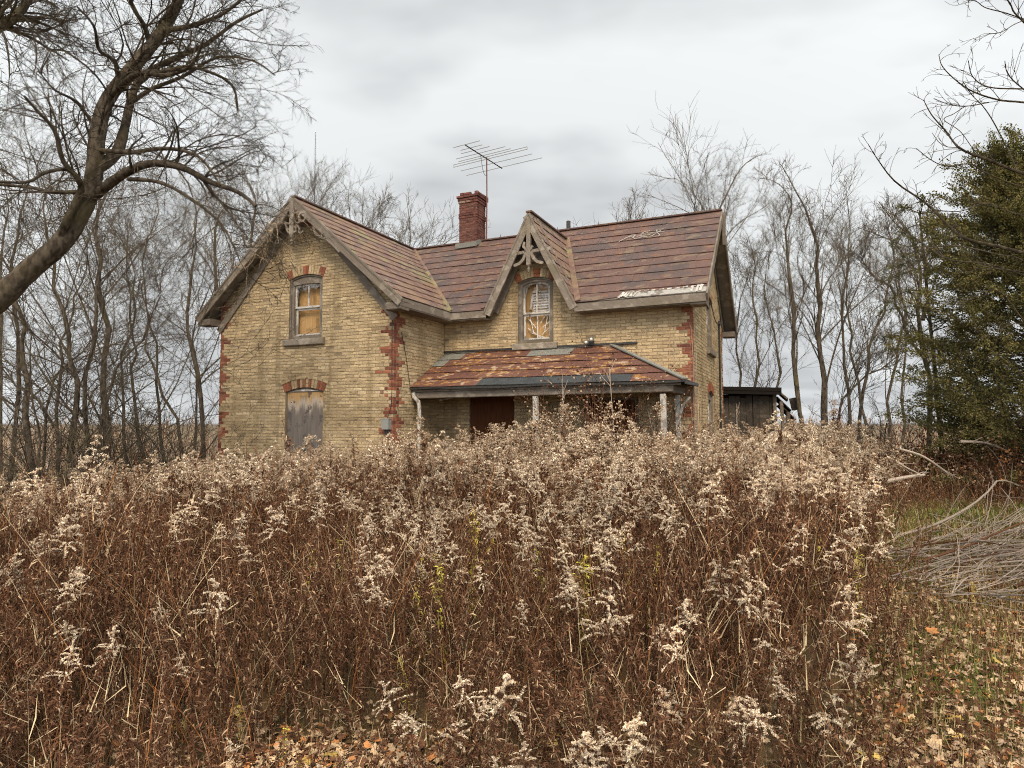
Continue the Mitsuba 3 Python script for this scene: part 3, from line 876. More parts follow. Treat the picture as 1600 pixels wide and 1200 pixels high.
left = unary_union([ribbon([(-0.06, 6.33), (-0.16, 6.36), (-0.26, 6.3), (-0.3, 6.2)], 0.045), ribbon([(-0.06, 6.15), (-0.2, 6.2), (-0.32, 6.24), (-0.44, 6.16)], 0.04), ribbon([(-0.06, 6.02), (-0.14, 6.05), (-0.2, 6.2)], 0.04), ribbon([(-0.06, 5.94), (-0.12, 5.97), (-0.16, 6.06)], 0.04)])
mb = MB()
slab(mb, left, -0.02, 0.02, (0.5, 0.5))
put(op, 'fretwork_bracket', mb.ply('grey_wood', FO.world))
curl = unary_union([ribbon([(0.62, 5.98), (0.70, 5.82), (0.84, 5.73), (1.0, 5.68), (1.2, 5.50), (1.35, 5.36)], 0.045), ribbon([(0.68, 5.98), (0.80, 5.90), (0.9, 5.82), (0.84, 5.73)], 0.035)])
mb = MB()
slab(mb, curl, -0.02, 0.02, (0.5, 0.7))
put(op, 'fretwork_bracket', mb.ply('grey_wood', FO.world))
# the dormer's bargeboards, collar and anchor ornament
FD = Frame([DU, VF - 0.03, 0], [1, 0, 0], [0, 0, 1], [0, -1, 0])
for s in (-1, 1):
    foot, head = FD([s * (HW_ + 0.01), DZ0 - 0.06, 0]), FD([0, DZ1 - 0.05, 0])
    upv = np.array([s * ds, 0, dc])
    wood('bargeboard', [(foot - upv * 0.06, head - upv * 0.06, 0.04, 0.18, upv, 0.66), (foot + [0, -0.02, 0] + upv * 0.015, head + [0, -0.02, 0] + upv * 0.015, 0.03, 0.045, upv, 0.5)])
    wood('soffit_board', [(foot + [0, 0.18, 0] - upv * 0.02, head + [0, 0.18, 0] - upv * 0.02, 0.31, 0.03, upv, 0.42), (foot + [-s * 0.10, 0.335, 0.08], head + [0, 0.335, -0.06], 0.03, 0.2, upv, 0.5)])
do = wood('gable_ornament', [(FD([0, DZ1 - 0.22, 0]), FD([0, 5.17, 0]), 0.10, 0.09, (0, 1, 0), 0.66)], label='anchor-shaped ornament hanging in the dormer gable')
wood('collar_beam', [(FD([-0.52, 5.46, -0.02]), FD([0.52, 5.50, -0.02]), 0.04, 0.075, (0, 0, 1), 0.6)], parent=do)
mb = MB()
slab(mb, Polygon([(-0.40, 5.30), (0.40, 5.30), (0, 6.08)]), -0.30, -0.27, (0.5, 0.12))
put(do, 'panel', mb.ply('grey_wood', FD.world))
anchor = unary_union([ribbon([(0.06, 5.44), (0.13, 5.30), (0.22, 5.22), (0.33, 5.19)], 0.065), ribbon([(-0.06, 5.44), (-0.13, 5.30), (-0.22, 5.22), (-0.33, 5.19)], 0.065), ribbon([(-0.05, 5.52), (-0.12, 5.60), (-0.10, 5.68)], 0.055), ribbon([(0.05, 5.52), (0.09, 5.58)], 0.05)])
mb = MB()
slab(mb, anchor, -0.025, 0.03, (0.5, 0.72))
put(do, 'curved_arm', mb.ply('grey_wood', FD.world))
mb = MB()
v = lathe([(0, -0.16), (0.02, -0.15), (0.035, -0.08), (0.02, -0.03), (0.045, 0.0), (0.0, 0.02)], [0, 0, 0]).vertices
ff = lathe([(0, -0.16), (0.02, -0.15), (0.035, -0.08), (0.02, -0.03), (0.045, 0.0), (0.0, 0.02)], [0, 0, 0]).faces
mb.add(np.c_[v[:, 0], v[:, 2] + 5.16, v[:, 1]], ff, (0.5, 0.5))
put(do, 'drop', mb.ply('grey_wood', FD.world))

# ---- porch
VP, ZP0, ZP1, UP0, UP1 = 0.655, 2.42, 3.30, 5.98, 4.20
PLN = math.hypot(DV - VP, ZP1 - ZP0)
pc, ps = (DV - VP) / PLN, (ZP1 - ZP0) / PLN
R_p = Frame([0, VP, ZP0], [1, 0, 0], [0, pc, ps], [0, -ps, pc])
PL2 = math.hypot(UP0 - UP1, ZP1 - ZP0)
R_h = Frame([UP0, 0, ZP0], [0, 1, 0], [-(UP0 - UP1) / PL2, 0, (ZP1 - ZP0) / PL2], [(ZP1 - ZP0) / PL2, 0, (UP0 - UP1) / PL2])


def porch_kind(a, b, r):
    row = b / (PLN / 5)
    if row < 1 and 1.75 < a < 4.95:
        return K_TAR
    if row > 4 and (a < 0.9 or 2.5 < a < 3.5):
        return K_ZINC
    if a < 0.25 + 0.0 * b and row > 2:
        return K_ZINC
    return None


p_porch = Polygon([(0.01, 0), (UP0, 0), (UP1, PLN - 0.02), (0.01, PLN - 0.02)])
roof('porch_roof', R_p, p_porch, Polygon([(0.02, -0.03), (UP0, -0.03), (UP1, PLN - 0.02), (0.02, PLN - 0.02)]), K_PORCH, PLN / 5, 0.56, 'rusty patched tin roof of the porch', thick=0.04, seed=11, tilt=0.02, zinc=porch_kind)
p_hip = Polygon([(VP, 0), (DV - 0.01, 0), (DV - 0.01, PL2 - 0.02)])
roof('porch_roof', R_h, p_hip, p_hip, K_PORCH, PL2 / 5, 0.56, thick=0.04, seed=12, tilt=0.012)
mb = MB()
mb.beam(R_p([UP0 + 0.01, -0.02, 0.03]), R_p([UP1, PLN - 0.02, 0.035]), 0.13, 0.03, (0, 0, 1), (K_ZINC, 0.8))
put(house, 'hip_cap', mb.ply('shingle', H))
mb = MB()
mb.beam([0.0, DV - 0.02, ZP1 + 0.045], [4.75, DV - 0.02, ZP1 + 0.035], 0.05, 0.05, (0, 0, 1), (K_TAR, 0.2))
put(house, 'porch_flashing', mb.ply('black_metal', H))
mb = MB()
xs = np.linspace(0.02, UP0, 26)
zz = ZP0 - 0.035 + 0.012 * np.sin(xs * 2.3) + rng.normal(0, 0.006, 26)
for i in range(25):
    mb.beam([xs[i], VP - 0.02, zz[i]], [xs[i + 1], VP - 0.02, zz[i + 1]], 0.03, 0.05, (0, 0, 1))
put(house, 'drip_edge', mb.ply('black_metal', H))
mb = MB()
mb.beam([UP0 + 0.01, VP, ZP0 - 0.04], [UP0 + 0.01, DV - 0.02, ZP0 - 0.02], 0.03, 0.07, (0, 0, 1))
put(house, 'drip_edge', mb.ply('black_metal', H))
wood('porch_beam', [([0.05, VP + 0.14, 2.24], [5.75, VP + 0.14, 2.28], 0.12, 0.15, (0, 0, 1), 0.42), ([0.03, VP + 0.06, 2.335], [5.9, VP + 0.06, 2.355], 0.03, 0.05, (0, 0, 1), 0.3)])
wood('porch_beam', [([5.68, VP + 0.2, 2.27], [5.68, DV - 0.02, 2.29], 0.10, 0.15, (0, 0, 1), 0.35)])
wood('porch_ceiling', [([0.02, (VP + DV) / 2 + 0.1, 2.36], [5.8, (VP + DV) / 2 + 0.1, 2.36], DV - VP - 0.22, 0.02, (0, 0, 1), 0.2)])
wood('porch_floor', [([0.02, (VP + DV) / 2, 0.12], [5.85, (VP + DV) / 2, 0.12], DV - VP - 0.02, 0.10, (0, 0, 1), 0.3)])
for u, v, w, tone, lab in ((2.965, VP + 0.12, 0.105, 0.35, 'square peeling post at the middle of the porch'), (5.56, VP + 0.13, 0.105, 0.35, 'leaning peeling post at the right porch corner'), (5.70, 1.50, 0.10, 0.1, 'grey post behind the right corner post')):
    key = wood('porch_post', [([u + 0.02, v, 0.1], [u - 0.01, v, 2.17], w, w, (0, 1, 0), tone)], 'peeling_white', lab)
    if u > 5.6:
        br = MB()
        sgn = 1 if v > 1 else -1
        pts = [(0.05, 1.80), (0.08, 1.92), (0.14, 2.03), (0.24, 2.12)]
        for (x0, z0), (x1, z1) in zip(pts, pts[1:]):
            br.beam([u + sgn * x0, v - 0.03, z0], [u + sgn * x1, v - 0.03, z1], 0.05, 0.07, (0, 1, 0), (0.5, tone))
        put(key, 'bracket', br.ply('peeling_white', H))
mb = MB()
dsp = np.array([[0.06, VP + 0.03, 2.30], [0.07, VP + 0.05, 2.20], [0.15, VP + 0.10, 2.10], [0.17, VP + 0.11, 1.98], [0.17, VP + 0.11, 1.0], [0.17, VP + 0.11, 0.15]])
mb.tubes(dsp, 0.045, 10, (0.5, 0.5))
dk = put(house, 'downspout', mb.ply('peeling_white', H), 'white downspout at the left end of the porch')
mb = MB()
mb.tubes(np.array([[0.17, VP + 0.11, 1.72], [0.17, VP + 0.11, 1.69]]), 0.062, 10)
put(dk, 'strap', mb.ply('grey_metal', H))
mb = MB()
mb.beam([0.40, DV - 0.9, 2.14], [0.66, DV - 0.75, 2.20], 0.03, 0.03)
put(house, 'loose_batten', mb.ply('peeling_white', H))

# ---- chimney
ck = None
CU0, CU1, CV0, CV1 = -0.86, -0.30, 4.40, 4.96
mb = MB()
mb.box([CU0 + 0.012, CV0 + 0.012, 6.2], [CU1 - 0.012, CV1 - 0.012, 8.05])
ck = put(house, 'chimney', mb.ply('mortar', H), 'dark red brick chimney with a broken corbelled cap')
br = MB()
for row in range(26):
    z0 = 6.25 + row * 0.0727
    z1 = z0 + 0.0637
    grow = {22: 0.02, 23: 0.035, 24: 0.06, 25: 0.06, 16: 0.014, 17: 0.014}.get(row, 0.0)
    for o, ax, n, L in (([CU0 - grow, CV0 - grow, 0], [1, 0, 0], [0, -1, 0], CU1 - CU0 + 2 * grow), ([CU1 + grow, CV0 - grow, 0], [0, 1, 0], [1, 0, 0], CV1 - CV0 + 2 * grow), ([CU0 - grow, CV1 + grow, 0], [0, -1, 0], [-1, 0, 0], CV1 - CV0 + 2 * grow), ([CU1 + grow, CV1 + grow, 0], [-1, 0, 0], [0, 1, 0], CU1 - CU0 + 2 * grow)):
        fr = Frame(o, ax, [0, 0, 1], n)
        s = 0.0
        w = 0.1125 if row % 2 else 0.225
        while s < L - 0.11:
            a1 = min(s + w, L)
            if L - a1 < 0.06:
                a1 = L
            if row == 25 and ax[0] == 1 and 0.26 < s < 0.5:
                s = a1
                continue
            if row == 25 and rng.random() < 0.12:
                s = a1
                continue
            v, f = brick_mesh(s + (0.002 if s else 0.0), a1 - (0.004 if a1 < L else 0.103), z0, z1, 0.1, rng, rng.normal(0, 0.003)) if a1 - s > 0.115 or a1 < L else brick_mesh(s + 0.002, a1 - 0.05, z0, z1, 0.1, rng, 0)
            br.add(fr.world(v), f, (0.25, 0.2 + 0.8 * rng.random()))
            s = a1
            w = 0.225
put(ck, 'brickwork', br.ply('brick'), kind='stuff')
mb = MB()
mb.beam([CU0 - 0.1, CV0 - 0.03, 6.62], [CU1 + 0.03, CV0 - 0.03, 6.64], 0.02, 0.14, (0, 0, 1), (K_ZINC, 0.7)).beam([CU1 + 0.03, CV0 - 0.05, 6.66], [CU1 + 0.03, CV1, 6.84], 0.02, 0.13, (0, 0, 1), (K_ZINC, 0.3))
put(ck, 'flashing', mb.ply('shingle', H))
mb = MB()
mb.mesh(trimesh.creation.cylinder(0.06, 0.35, sections=10).apply_translation([DU - 0.95 + 0.8, DV + D / 2 + 0.2, ZR + 0.14]))
put(house, 'vent_pipe', mb.ply('black_metal', H))

# ---- services on the walls
mb = MB()
mb.box([-0.215, -0.11, 1.49], [-0.035, 0.0, 1.71]).box([-0.222, -0.117, 1.705], [-0.028, 0.0, 1.722])
ub = put(house, 'meter_box', mb.ply('grey_metal', H), 'grey metal utility box on the red corner bricks')
mb = MB()
for k in range(3):
    mb.tubes(np.array([[-0.16 + k * 0.04, -0.05, 1.49], [-0.16 + k * 0.05, -0.05, 1.38]]), 0.016, 6)
put(ub, 'cable_entry', mb.ply('black_metal', H))
mb = MB()
mb.tubes(np.array([[-0.03, -0.02, 4.0], [-0.035, -0.015, 3.2], [-0.02, -0.02, 2.3], [-0.03, -0.02, 2.0], [-0.12, -0.04, 1.7]]), 0.008, 5)
put(house, 'cable', mb.ply('black_metal', H))
mb = MB()
mb.tubes(np.array([[0.012, 0.28, 3.6], [0.015, 0.45, 3.1], [0.02, 0.62, 2.45]]), 0.007, 5)
put(house, 'cable', mb.ply('black_metal', H))
mb = MB()
mb.tubes(np.array([[UM + 0.03, 4.25, 0.2], [UM + 0.03, 4.25, 4.25]]) + [0, 2.1, 0], 0.028, 6).mesh(trimesh.creation.box([0.08, 0.10, 0.1]).apply_translation([UM + 0.05, 6.35, 4.28]))
put(house, 'conduit', mb.ply('black_metal', H))
mb = MB()
s = np.linspace(0, 1, 9)[:, None]
mb.tubes(np.c_[UM + 0.05 + 0 * s, 4.5 + 1.9 * s, 4.62 - 0.34 * s - 0.25 * np.sin(s * np.pi)], 0.012, 5)
put(house, 'cable', mb.ply('black_metal', H))
mb = MB()
mb.box([3.66, DV - 0.06, 3.33], [3.80, DV - 0.003, 3.43])
fl_ = put(house, 'floodlight', mb.ply('black_metal', H), 'small black twin-lamp floodlight above the porch roof')
for k, (du, dz) in enumerate(((-0.07, -0.02), (0.05, 0.04))):
    lm = MB()
    m = trimesh.creation.cone(0.055, -0.12, sections=12)
    m.apply_transform(trimesh.transformations.rotation_matrix(math.radians(62), [1, 0.25, 0]))
    m.apply_translation([3.73 + du, DV - 0.17, 3.40 + dz])
    lm.mesh(m)
    lk = put(fl_, 'lamp', lm.ply('black_metal', H))
    lm = MB()
    m = trimesh.creation.icosphere(2, 0.035).apply_translation([3.73 + du - 0.005, DV - 0.172, 3.402 + dz])
    lm.mesh(m)
    put(lk, 'lens', lm.ply('lens', H))

# ------------------------------------------------------------------ things on the roof
ant = thing('television_antenna', 'old rooftop television aerial on a thin rusty mast beside the chimney', 'antenna')
mb = MB()
base = np.array([CU1 + 0.09, CV1 - 0.12, 0])
mtop = H(base + [0, 0, 9.27])
mb.tubes(np.array([H(base + [-0.0, 0, 6.75]), H(base + [0.01, 0, 8.0]), mtop]), 0.019, 8)
put(ant, 'mast', mb.ply('rusty_metal'))
bd = unit([0.94, 1.58, 0.0])
ed = np.array([bd[1], -bd[0], 0])
bc = mtop + [0, 0, -0.05]
p_near, p_far = bc - bd * 1.08, bc + bd * 0.84
mb = MB()
mb.tubes(np.array([p_near, p_far]), 0.016, 6)
put(ant, 'boom', mb.ply('black_metal'))
for s, lo, hi, loop in ((0.01, 0.42, 0.46, 0), (0.14, 0.34, 0.38, 0), (0.24, 0.46, 0.50, 0), (0.36, 0.80, 0.86, 0), (0.46, 0.85, 0.92, 0), (0.60, 1.22, 1.30, 1), (0.78, 1.20, 1.26, 0), (0.98, 1.26, 1.36, 0)):
    c = p_near + (p_far - p_near) * s + [0, 0, 0.02]
    mb = MB()
    mb.tubes(np.array([c - ed * lo, c + ed * hi]), 0.0085, 5)
    if loop:
        c2 = c + [0, 0, 0.07]
        mb.tubes(np.array([c2 - ed * lo, c2 + ed * hi]), 0.0085, 5).tubes(np.array([c - ed * lo, c2 - ed * lo]), 0.0085, 5).tubes(np.array([c + ed * hi, c2 + ed * hi]), 0.0085, 5)
    put(ant, 'element', mb.ply('grey_metal'))
mb = MB()
s = np.linspace(0, 1, 8)[:, None]
mb.tubes(p_near + (p_far - p_near) * 0.4 * (1 - s) + (mtop - [0, 0, 0.5] - p_near) * s + [0, 0, -0.02] - np.array([0, 0, 0.22]) * np.sin(s * np.pi), 0.007, 4)
put(ant, 'lead_wire', mb.ply('black_metal'))
rod = thing('lightning_rod', 'thin upright rod standing behind the peak of the front wing', 'rod')
mb = MB()
mb.tubes(np.array([H([-W / 2 + 0.05, 0.3, ZR]), H([-W / 2 + 0.05, 0.3, 7.7]), H([-W / 2 + 0.04, 0.3, 8.55])]), np.array([0.012, 0.009, 0.006]), 5)
put(rod, 'mast', mb.ply('black_metal'))
for k in range(7):
    t = thing('roof_spike', 'short pointed spike on the ridge of the main roof', 'spike', 'spikes along the main ridge')
    mb = MB()
    u = 0.3 + k * 0.85 + (0.3 if k > 2 else 0)
    mb.tubes(np.array([H([u, DV + D / 2, ZR + 0.03]), H([u, DV + D / 2, ZR + 0.13])]), np.array([0.014, 0.006]), 5)
    put(t, 'point', mb.ply('black_metal'))


# ------------------------------------------------------------------ the shed behind the house
SY, SX0, SX1, SYAW = 19.0, 5.75, 7.62, math.radians(-14)


def SH(p):
    p = np.asarray(p, float)
    c, s = math.cos(SYAW), math.sin(SYAW)
    return np.stack([SX1 + p[..., 0] * c - p[..., 1] * s, SY + p[..., 0] * s + p[..., 1] * c, p[..., 2] + 0.05], -1)


shed = thing('lean_to_shed', 'low dark board shed with a flat black roof behind the right end of the house', 'shed')
mb = MB()
mb.box([-2.5, 0.03, 0], [-0.02, 2.2, 2.42])
put(shed, 'wall', mb.ply('dark', SH))
x = -2.5
while x < -0.02:
    w = rng.uniform(0.13, 0.2)
    mb = MB()
    mb.beam([x + w / 2, 0.015, 0.0], [x + w / 2 + rng.normal(0, 0.008), 0.01, 2.40 - 0.1 * rng.random()], w - 0.008, 0.024, (0, 1, 0), (0.5, rng.uniform(-0.4, -0.2)))
    put(shed, 'plank', mb.ply('grey_wood', SH))
    x += w
mb = MB()
mb.beam([-2.7, 0.9, 2.62], [0.12, 0.9, 2.53], 2.5, 0.12, (0, 0, 1)).beam([-2.7, -0.32, 2.55], [0.12, -0.32, 2.46], 0.03, 0.16, (0, 0, 1))
put(shed, 'roof', mb.ply('dark', SH))
mb = MB()
mb.beam([-0.03, -0.02, 0], [-0.03, -0.02, 2.42], 0.1, 0.1, (0, 1, 0), (0.5, 0.3))
put(shed, 'corner_post', mb.ply('grey_wood', SH))
wreck = thing('collapsed_awning', 'broken grey boards and panel sagging off the right side of the dark shed', 'awning')
for a, b, w, h, tone in (([0.06, 0.3, 2.30], [0.42, 0.2, 1.90], 0.5, 0.03, -0.5), ([0.05, -0.1, 2.1], [0.48, -0.1, 1.65], 0.26, 0.03, -0.45), ([0.22, -0.2, 0], [0.12, -0.2, 2.2], 0.09, 0.09, 0.22),
                         ([0.25, -0.25, 1.1], [0.30, -0.25, 1.9], 0.1, 0.08, 0.0), ([0.65, -0.3, 0.2], [0.40, -0.25, 1.5], 0.07, 0.05, 0.0), ([0.05, 0.3, 2.55], [0.35, 0.2, 2.25], 0.35, 0.05, 0.0), ([0.45, 0, 2.3], [0.52, 0, 1.95], 0.2, 0.04, -0.3)):
    mb = MB()
    mb.beam(a, b, w, h, (0, 0.2, 1) if abs(a[2] - b[2]) < 0.9 else (0, 1, 0), (0.5, tone))
    put(wreck, 'board', mb.ply('grey_wood', SH))

# ------------------------------------------------------------------ bare trees


def rot_about(v, axis, ang):
    c, s = np.cos(ang)[:, None], np.sin(ang)[:, None]
    return v * c + np.cross(axis, v) * s + axis * (np.sum(axis * v, -1, keepdims=True)) * (1 - c)


def grow(start, d, L, r0, n, wig, trop, r, tip=0.35, droop=None):
    m = len(start)
    P = np.empty((m, n + 1, 3))
    P[:, 0] = start
    d = unit(d)
    ax = r.normal(size=(m, 3))
    for i in range(n):
        ax = 0.82 * ax + 0.57 * r.normal(size=(m, 3))
        d = unit(d + ax * wig + np.array([0, 0, 1.0]) * trop)
        P[:, i + 1] = P[:, i] + d * (L / n)[:, None]
    R = r0[:, None] * (1 - (1 - tip) * np.linspace(0, 1, n + 1)[None])
    return P, R


def sprout(P, R, L, per, r, ang=(0.5, 1.0), ratio=(0.35, 0.6), t0=0.2, up=0.3, rr=0.55, even=False):
    """Children of the polylines P (m, n, 3): per children each."""
    m, n = P.shape[:2]
    idx = np.repeat(np.arange(m), per)
    t = t0 + (1 - t0) * r.random(len(idx)) ** 0.85
    f = t * (n - 1)
    i = np.minimum(f.astype(int), n - 2)
    w = (f - i)[:, None]
    s = P[idx, i] * (1 - w) + P[idx, i + 1] * w
    tan = unit(P[idx, i + 1] - P[idx, i])
    ax = unit(np.cross(tan, r.normal(size=tan.shape)))
    d = unit(rot_about(tan, ax, r.uniform(*ang, len(idx))) + np.array([0, 0, up]))
    rad = (R[idx, i] * (1 - w[:, 0]) + R[idx, i + 1] * w[:, 0]) * rr * r.uniform(0.7, 1.1, len(idx))
    ln = L[idx] * r.uniform(*ratio, len(idx)) * (1.15 - 0.65 * t)
    return s, d, ln, rad


def bare_tree(name, label, group, trunks, seed, limbs=14, n2=7, n3=5, n4=0, limb_len=0.5, rmin=0.0055, tone=0.5, up=0.35, trop=0.05, wig=0.13, t0=0.28, ang=(0.4, 0.95), parts=False, rlimb=0.36, tones=(0.45, 0.5), tropt=0.03):
    """trunks: [(points (k,3), base radius, top radius)] ; the crown grows from them."""
    r = np.random.default_rng(seed)
    key = thing(name, label, 'tree', group)
    crown = MB()
    for pts, ra, rb in trunks:
        pts = np.asarray(pts, float)
        k = max(10, 3 * len(pts))
        tt = np.linspace(0, len(pts) - 1, k)
        q = np.stack([np.interp(tt, np.arange(len(pts)), pts[:, c]) for c in range(3)], 1)
        for _ in range(2):
            q[1:-1] = 0.25 * q[:-2] + 0.5 * q[1:-1] + 0.25 * q[2:]
        q[1:-1] += r.normal(0, ra * 0.22, q[1:-1].shape)
        ph = r.uniform(0, 6.28, (2, 2))
        tq = np.linspace(0, 1, k)[:, None]
        q[:, :2] += (0.10 * np.sin(tq * 9 + ph[:1]) + 0.05 * np.sin(tq * 23 + ph[1:])) * np.minimum(1, 4 * tq) * (1 if ra < 0.2 else 0)
        Rt = np.linspace(ra, rb, k) * (1 + 0.08 * r.normal(size=k))
        Rt[0] *= 1.25
        m = MB().tubes(q, Rt, 9, (0.5, tones[0]))
        put(key, 'trunk', m.ply('bark', smooth=True))
        P, R = q[None], Rt[None]
        ln = np.array([np.linalg.norm(np.diff(q, axis=0), axis=1).sum()])
        s, d, l1, r1 = sprout(P, R, ln * limb_len / 0.475, limbs, r, ang, (0.3, 0.65), t0, up, rlimb)
        # the leader goes on
        s = np.vstack([s, q[-1:]])
        d = np.vstack([d, unit(q[-1:] - q[-2:-1])])
        l1 = np.append(l1, ln * limb_len * 0.5)
        r1 = np.append(r1, rb * 0.9)
        P1, R1 = grow(s, d, l1, np.maximum(r1, rmin * 1.5), 8, wig, trop, r)
        if parts:
            for k in range(len(P1)):
                put(key, 'limb', MB().tubes(P1[k], R1[k], 6, (0.5, tones[1])).ply('bark'))
        else:
            crown.tubes(P1, R1, 5, (0.5, tones[1]))
        s, d, l2, r2 = sprout(P1, R1, l1, n2, r, (0.45, 1.0), (0.3, 0.65), 0.15, up * 0.8, 0.42)
        P2, R2 = grow(s, d, l2, np.maximum(r2, rmin * 1.2), 6, wig * 1.2, tropt, r)
        crown.tubes(P2, R2, 4, (0.5, tones[1]))
        s, d, l3, r3 = sprout(P2, R2, l2, n3, r, (0.4, 0.95), (0.35, 0.75), 0.1, up * 0.6, 0.6)
        P3, R3 = grow(s, d, l3, np.maximum(r3, rmin), 4, wig * 1.3, tropt, r, 0.55)
        crown.tubes(P3, R3, 3, (0.5, tones[1]))
        if n4:
            s, d, l4, r4 = sprout(P3, R3, np.maximum(l3, 0.35), n4, r, (0.4, 0.9), (0.45, 0.85), 0.1, up * 0.4, 0.7)
            P4, R4 = grow(s, d, l4, np.maximum(r4, rmin * 0.85), 3, wig * 1.4, tropt, r, 0.6)
            crown.tubes(P4, R4, 3, (0.5, tones[1]))
    put(key, 'crown', crown.ply('bark'), kind='stuff')
    return key


def px_path(pts, Y, dY=None):
    return [at(x, y, Y + (dY[i] if dY else 0)) for i, (x, y) in enumerate(pts)]


# the leaning tree at the left, nearest: limbs measured, each a few metres in depth
r0 = np.random.default_rng(21)
lt = thing('leaning_tree', 'big bare tree at the left edge, its mossy trunk leaning over towards the house', 'tree')
YT = 9.2


def smooth_path(pts, n):
    pts = np.asarray(pts, float)
    tt = np.linspace(0, len(pts) - 1, n)
    i = np.clip(tt.astype(int), 0, len(pts) - 2)
    w = (tt - i)[:, None]
    p0, p1, p2, p3 = pts[np.maximum(i - 1, 0)], pts[i], pts[i + 1], pts[np.minimum(i + 2, len(pts) - 1)]
    return 0.5 * (2 * p1 + (p2 - p0) * w + (2 * p0 - 5 * p1 + 4 * p2 - p3) * w ** 2 + (3 * p1 - p0 - 3 * p2 + p3) * w ** 3)


def limb(pts, Y, dY, ra, rb, part, k=8, n=24, knot=0.04):
    q = smooth_path(px_path(pts, Y, dY), n)
    R = np.linspace(ra, rb, n) * (1 + knot * r0.normal(size=n))
    put(lt, part, MB().tubes(q, R, k, (0.5, 0.6 if part == 'trunk' else 0.45)).ply('bark', smooth=True))
    return q, R


PATHS = [limb([(-330, 900), (-200, 680), (-70, 530), (0, 466), (48, 420), (95, 380), (130, 325), (146, 280), (152, 215), (166, 160), (205, 108), (245, 60), (275, 10), (300, -60), (330, -150)], YT, [0.3, 0.2, .1, 0, 0, 0, 0, 0, 0, .1, .1, .2, .3, .4, .5], 0.176, 0.055, 'trunk', 14, 70, 0.03)]
LIMBS = [([(140, 312), (165, 292), (200, 268), (240, 255), (285, 262), (330, 285), (372, 300), (400, 322)], [0, -.1, -.3, -.5, -.8, -1.0, -1.2, -1.3], 0.075, 0.018),
         ([(200, 280), (250, 285), (300, 312), (345, 350), (372, 400)], [-.3, -.4, -.7, -.9, -1.1], 0.03, 0.010),
         ([(154, 262), (182, 238), (196, 195), (206, 150), (224, 118), (262, 96), (320, 70), (368, 35), (410, 15)], [0, .2, .5, .7, .8, 1.0, 1.2, 1.4, 1.6], 0.085, 0.016),
         ([(200, 165), (235, 140), (285, 120), (340, 90), (395, 95), (430, 118)], [.6, .7, .9, 1.0, 1.1, 1.2], 0.035, 0.010),
         ([(175, 148), (215, 115), (260, 118), (300, 100), (318, 60)], [0, -.3, -.5, -.7, -.9], 0.05, 0.012),
         ([(215, 112), (250, 112), (300, 105), (360, 130), (372, 175)], [0, .2, .5, .6, .8], 0.04, 0.012),
         ([(92, 382), (104, 345), (126, 300), (122, 280), (98, 250), (86, 205), (60, 175), (38, 150)], [0, -.2, -.2, -.4, -.6, -.8, -1, -1.2], 0.058, 0.014),
         ([(122, 282), (105, 265), (70, 270), (40, 285), (-20, 282)], [-.4, -.5, -.7, -.9, -1.1], 0.03, 0.014),
         ([(128, 300), (80, 300), (40, 292), (-40, 286)], [-.2, .3, .6, .9], 0.035, 0.02),
         ([(150, 235), (205, 238), (260, 232), (310, 245), (345, 290)], [0, -.3, -.7, -1.0, -1.3], 0.04, 0.010),
         ([(185, 122), (178, 95), (155, 78), (146, 40), (120, 10)], [.1, -.2, -.5, -.8, -1], 0.035, 0.010),
         ([(255, 48), (300, 40), (350, 20), (400, -20)], [.2, .4, .6, .8], 0.045, 0.014),
         ([(235, 72), (225, 40), (205, 5), (200, -40)], [.2, 0, -.3, -.5], 0.045, 0.014),
         ([(150, 200), (120, 160), (85, 140), (60, 110)], [0, -.3, -.6, -.8], 0.025, 0.008),
         ([(-400, 980), (-370, 620), (-300, 330), (-200, 160), (-60, 68), (0, 40), (28, 22), (50, -10)], [0, 0, 0, 0, 0, 0, .1, .2], 0.16, 0.045),
         ([(0, 42), (40, 55), (75, 75), (108, 95)], [0, .2, .4, .6], 0.03, 0.008),
         ([(-40, 20), (0, 45), (12, 80), (15, 120)], [0, -.2, -.4, -.6], 0.025, 0.007)]
main_tree, far_tree = lt, thing('bare_tree', 'bare tree beyond the left edge, only its branches reaching into the top left corner', 'tree')
for i, (pts, dY, ra, rb) in enumerate(LIMBS):
    lt = far_tree if i >= len(LIMBS) - 3 else main_tree
    PATHS.append(limb(pts, YT, dY, ra, rb, 'trunk' if i == len(LIMBS) - 3 else 'limb', 9 if ra > 0.1 else 7, 34 if ra > 0.1 else 26))
tw = {main_tree: MB(), far_tree: MB()}
